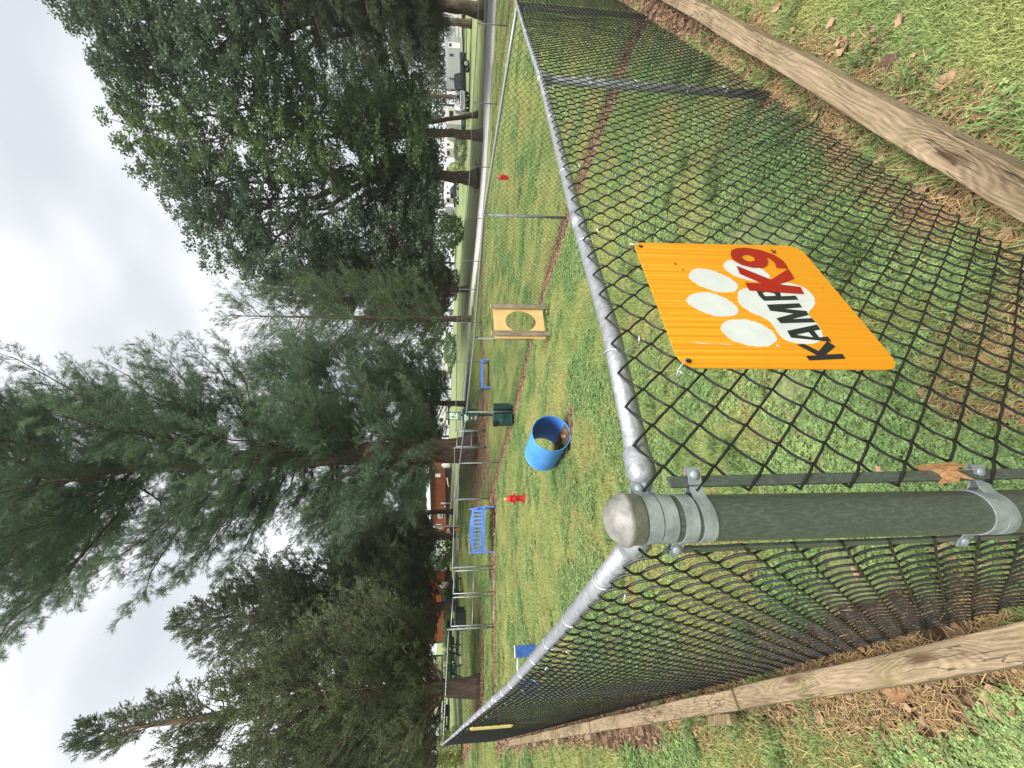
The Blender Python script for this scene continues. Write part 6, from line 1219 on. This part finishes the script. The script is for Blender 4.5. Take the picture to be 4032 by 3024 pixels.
def pickup(U, V, D, rz, paint, label, name='pickup_truck', suv=False):
    p = hit(U, V); r = empty(name, p, rz, label, 'pickup truck' if not suv else 'car'); Lh = 2.75; pt = M[paint]
    low = [(-2.8, .62), (-2.8, 1.06), (-2.72, 1.12), (-.72, 1.12), (-.60, 1.14), (1.25, 1.12), (2.35, 1.04), (2.72, .96), (2.80, .62), (2.62, .45), (2.32, .45), (2.25, .75), (2.05, .93), (1.75, .95), (1.50, .80), (1.40, .45), (-1.25, .45), (-1.35, .80), (-1.6, .95), (-1.9, .93), (-2.12, .75), (-2.2, .48), (-2.7, .5)]
    if suv: low = [(x, z) for x, z in low]
    mb = MB(); loft(mb, low, ([.4, .8, 1.1], [.92, .98, .93])); b = mb.build('body', pt, r, bevel=.02)
    cabp = [(-.78, 1.12), (-.66, 1.82), (-.5, 1.88), (.55, 1.88), (.80, 1.80), (1.35, 1.12)] if not suv else [(-2.6, 1.12), (-2.3, 1.78), (-2.1, 1.85), (.45, 1.85), (.72, 1.77), (1.35, 1.12)]
    mb = MB(); loft(mb, cabp, ([1.1, 1.85], [.90, .70])); c = mb.build('cab', pt, r, bevel=.02)
    for sy in (-1, 1):
        wins = ([(-.55, .08), (.14, 1.05)] if not suv else [(-2.3, -1.5), (-1.42, -.55), (-.47, .25), (.32, 1.05)])
        for (x0, x1) in wins:
            f = .35 if x1 > .9 else 0; mb = MB(); q = [(x0, 1.16), (x1, 1.16), (x1 - f, 1.74), (x0 + .03, 1.74)]; v = [(a, sy * (np.interp(z, [1.1, 1.85], [.90, .70]) + .008), z) for a, z in q]; mb.add(v, [[0, 1, 2, 3]] if sy > 0 else [[3, 2, 1, 0]]); mb.build('side_window', M['glass'], c)
        mb = MB(); mb.box((2.74, sy * .72, .88), (.10, .30, .20)); mb.build('headlight', M['chrome'], r); mb = MB(); mb.box((-2.79, sy * .84, .92), (.05, .12, .34)); mb.build('tail_light', M['red'], r)
        mb = MB(); mb.box((.95, sy * 1.06, 1.22), (.14, .2, .16)); mb.build('mirror', pt, r); mb = MB(); mb.box((.1, sy * .96, .40), (2.0, .10, .06)); mb.build('running_board', M['chrome'] if paint != 'silver' else M['black'], r)
        for x in (.0, .9, -.62): mb = MB(); mb.box((x, sy * .965, .85), (.012, .006, .5)); mb.build('door_seam', M['black'], r)
        for x in (1.9, -1.74): wheel(r, x, sy * .86, .40, .27)
    mb = MB(); v = [(1.345, -.80, 1.16), (1.345, .80, 1.16), (.86, .66, 1.77), (.86, -.66, 1.77)]; mb.add([(a + .02, b_, z + .01) for a, b_, z in v], [[0, 1, 2, 3]]); mb.build('windscreen', M['glass'], c)
    mb = MB(); mb.box((2.79, 0, .80), (.05, 1.1, .26)); mb.build('grille', M['black'] if paint != 'silver' else M['chrome'], r)
    for z in (.72, .80, .88): mb = MB(); mb.box((2.82, 0, z), (.02, 1.05, .025)); mb.build('grille_bar', M['chrome'], r)
    mb = MB(); mb.box((2.82, 0, .52), (.14, 1.8, .2)); mb.build('bumper', M['chrome'] if paint != 'silver' else M['silver'], r, bevel=.02); mb = MB(); mb.box((-2.84, 0, .55), (.12, 1.8, .18)); mb.build('bumper', M['chrome'], r, bevel=.02)
    if not suv: mb = MB(); mb.box((-1.75, 0, 1.10), (1.85, 1.5, .06)); mb.build('bed', M['black'], r)
    return r
def trailer(U, V, D, rz, L_, label, h=2.9, fifth=False, main='offwhite', windows=((.25, .62, .7, .6),), base=.55, group=None, slide=False):
    p = at(U, V, D); p[2] = g1(p[0], p[1]); r = empty('camper_trailer', p, rz, label, 'camper', group); W_ = 2.4; x0, x1 = -L_ / 2, L_ / 2
    pr_ = [(x0, base), (x0 - .05, h - .5), (x0 + .15, h), (x1 - .5, h), (x1 - .1, h - .5), (x1 + .15, h * .55), (x1 - .25, base)] if not fifth else [(x0, base), (x0, h), (x1 - .3, h + .1), (x1 + .1, h - .5), (x1, h * .55), (x1 - 2.2, h * .52), (x1 - 2.4, base)]
    mb = MB(); loft(mb, pr_, ([0, h * .8, h + .1], [W_ / 2, W_ / 2, W_ / 2 - .12])); b = mb.build('body', M[main], r, bevel=.03)
    for sy in (-1, 1):
        y = sy * (W_ / 2 + .012)
        for (fx, fz, ww, hh) in windows:
            mb = MB(); mb.box((x0 + fx * L_, y, base + fz * (h - base)), (ww + .08, .03, hh + .08)); f = mb.build('window', M['black'], r); mb = MB(); mb.box((x0 + fx * L_, y + sy * .018, base + fz * (h - base)), (ww, .01, hh)); mb.build('pane', M['glass'], f)
        mb = MB(); mb.box((x0 + .62 * L_, y, base + .47 * (h - base)), (.66, .03, 1.75)); d = mb.build('door', M['white'], r); mb = MB(); mb.box((x0 + .62 * L_, y + sy * .02, base + .7 * (h - base)), (.4, .01, .4)); mb.build('pane', M['glass'], d)
        mb = MB(); mb.box((x0 + .45 * L_, y, base + .22 * (h - base)), (L_ * .82, .02, .10)); mb.build('stripe', M['rvgrey'], r)
        if slide: mb = MB(); mb.box((x0 + .3 * L_, y + sy * .25, base + .5 * (h - base)), (L_ * .3, .5, (h - base) * .72)); mb.build('slide_out', M['rvgrey'], r, bevel=.02)
        for q in (-.42, .42): wheel(r, q - .3, sy * (W_ / 2 - .1), .33, .22, 'offwhite')
    for q in (.0, .42, .84): mb = MB(); mb.box((x1 - 2.6 + q * 0 if False else x0 + (.15 + q * .7) * L_, 0, h + .08), (.5, .6, .16)); mb.build('roof_unit', M['white'], r, bevel=.03)
    mb = MB(); mb.box((x0 + .01 if False else x0 - .06, 0, base + .62 * (h - base)), (.04, 1.2, .6)); f = mb.build('window', M['black'], r)
    mb = MB(); mb.beam((x1 - .3, 0, .5), (x1 + 1.0, 0, .45), .5, .1); mb.build('drawbar', M['black'], r); mb = MB(); mb.box((x0 + .45 * L_, 0, .42), (L_ * .9, 1.6, .14)); mb.build('chassis', M['black'], r)
    for x in (x0 + .5, x1 - .8): mb = MB(); mb.box((x, .8, .2), (.08, .08, .4)); mb.build('jack', M['black'], r)
    return r
pickup(2695, 1849, 45, R(158), 'black_paint', 'black pickup truck parked beside the silver car, seen through the far fence'); pickup(2612, 1847, 49, R(-118), 'silver', 'silver car facing the yard, in front of the pale trunk', name='parked_car', suv=True)
trailer(2800, 1843, 60, R(-30), 8.5, 'long grey and white fifth wheel camper behind the black pickup', h=3.1, fifth=True, main='rvgrey', windows=((.2, .65, .9, .6), (.45, .65, .8, .5)), slide=True)
trailer(2960, 1850, 62, R(-36), 7.5, 'white camper between the trunks at the upper right', windows=((.3, .62, .8, .6),)); trailer(2527, 1830, 64, R(80), 6.5, 'white motorhome end with a wide dark window, left of the twin trunks', h=3.0, windows=((.3, .62, .9, .6),)); trailer(2449, 1812, 95, R(20), 5.0, 'white camper behind the clipped olive shrub', h=2.9)
trailer(2340, 1805, 100, R(75), 6, 'white camper right of the oak trunk', h=2.8); trailer(2265, 1802, 98, R(12), 4.6, 'white camper with a grey band left of the oak trunk', h=3.0, main='white'); trailer(2160, 1800, 105, R(15), 6., 'white camper behind the large round shrub', main='white')
pickup(2262, 1806, 88, R(10), 'black_paint', 'black truck parked under the white camper left of the oak'); trailer(180, 1771, 44, R(168), 6.2, 'grey and white camper with dark windows beyond the far left corner', h=2.75, fifth=False, windows=((.15, .66, .7, .55), (.78, .62, .6, .6)), slide=True)
trailer(60, 1760, 58, R(172), 6.5, 'white camper at the bottom picture edge, half hidden by juniper trunks', windows=((.3, .62, .8, .6), (.8, .6, .5, .5))); pickup(765, 1771, 46, R(-110), 'white', 'white sports utility car parked right of the nearer cabin', name='parked_car', suv=True)
trailer(1575, 1795, 100, R(8), 5.5, 'small white camper seen under the leaning pine', h=2.6); trailer(1395, 1782, 90, R(0), 5.0, 'white camper half hidden behind the waste station sign', h=2.8)
# picnic cloth and clutter by the motorhome
p = hit(2540, 1842); r = empty('camp_table', p, R(15), 'camp table with teal and rust coloured cloths by the white motorhome', 'table')
mb = MB(); mb.box((0, 0, .72), (2.0, .8, .04)); mb.build('top', M['deck'], r)
for x, mt_ in ((-.5, 'teal'), (.55, 'terracotta')): mb = MB(); mb.box((x, 0, .58), (.9, .86, .34)); mb.build('cloth', M[mt_], r, bevel=.03)
for x in (-.9, .9):
    for y in (-.3, .3): mb = MB(); mb.box((x, y, .35), (.05, .05, .7)); mb.build('leg', M['deck'], r)
# ------------------------------------------------------------------ humid air
hz = MB(); hz.box((0, 0, 15), (900, 900, 66)); hm = bpy.data.materials.new('humid_air'); hm.use_nodes = True; t = hm.node_tree
for n_ in [n_ for n_ in t.nodes if n_.type == 'BSDF_PRINCIPLED']: t.nodes.remove(n_)
pv = t.nodes.new('ShaderNodeVolumePrincipled'); pv.inputs['Density'].default_value = .0004; pv.inputs['Color'].default_value = (.96, .98, 1, 1); pv.inputs['Anisotropy'].default_value = .2
t.links.new(pv.outputs[0], [n_ for n_ in t.nodes if n_.type == 'OUTPUT_MATERIAL'][0].inputs['Volume'])
ho = hz.build('haze', hm); ho['kind'] = 'stuff'; ho['label'] = 'thin pale haze between the trees'
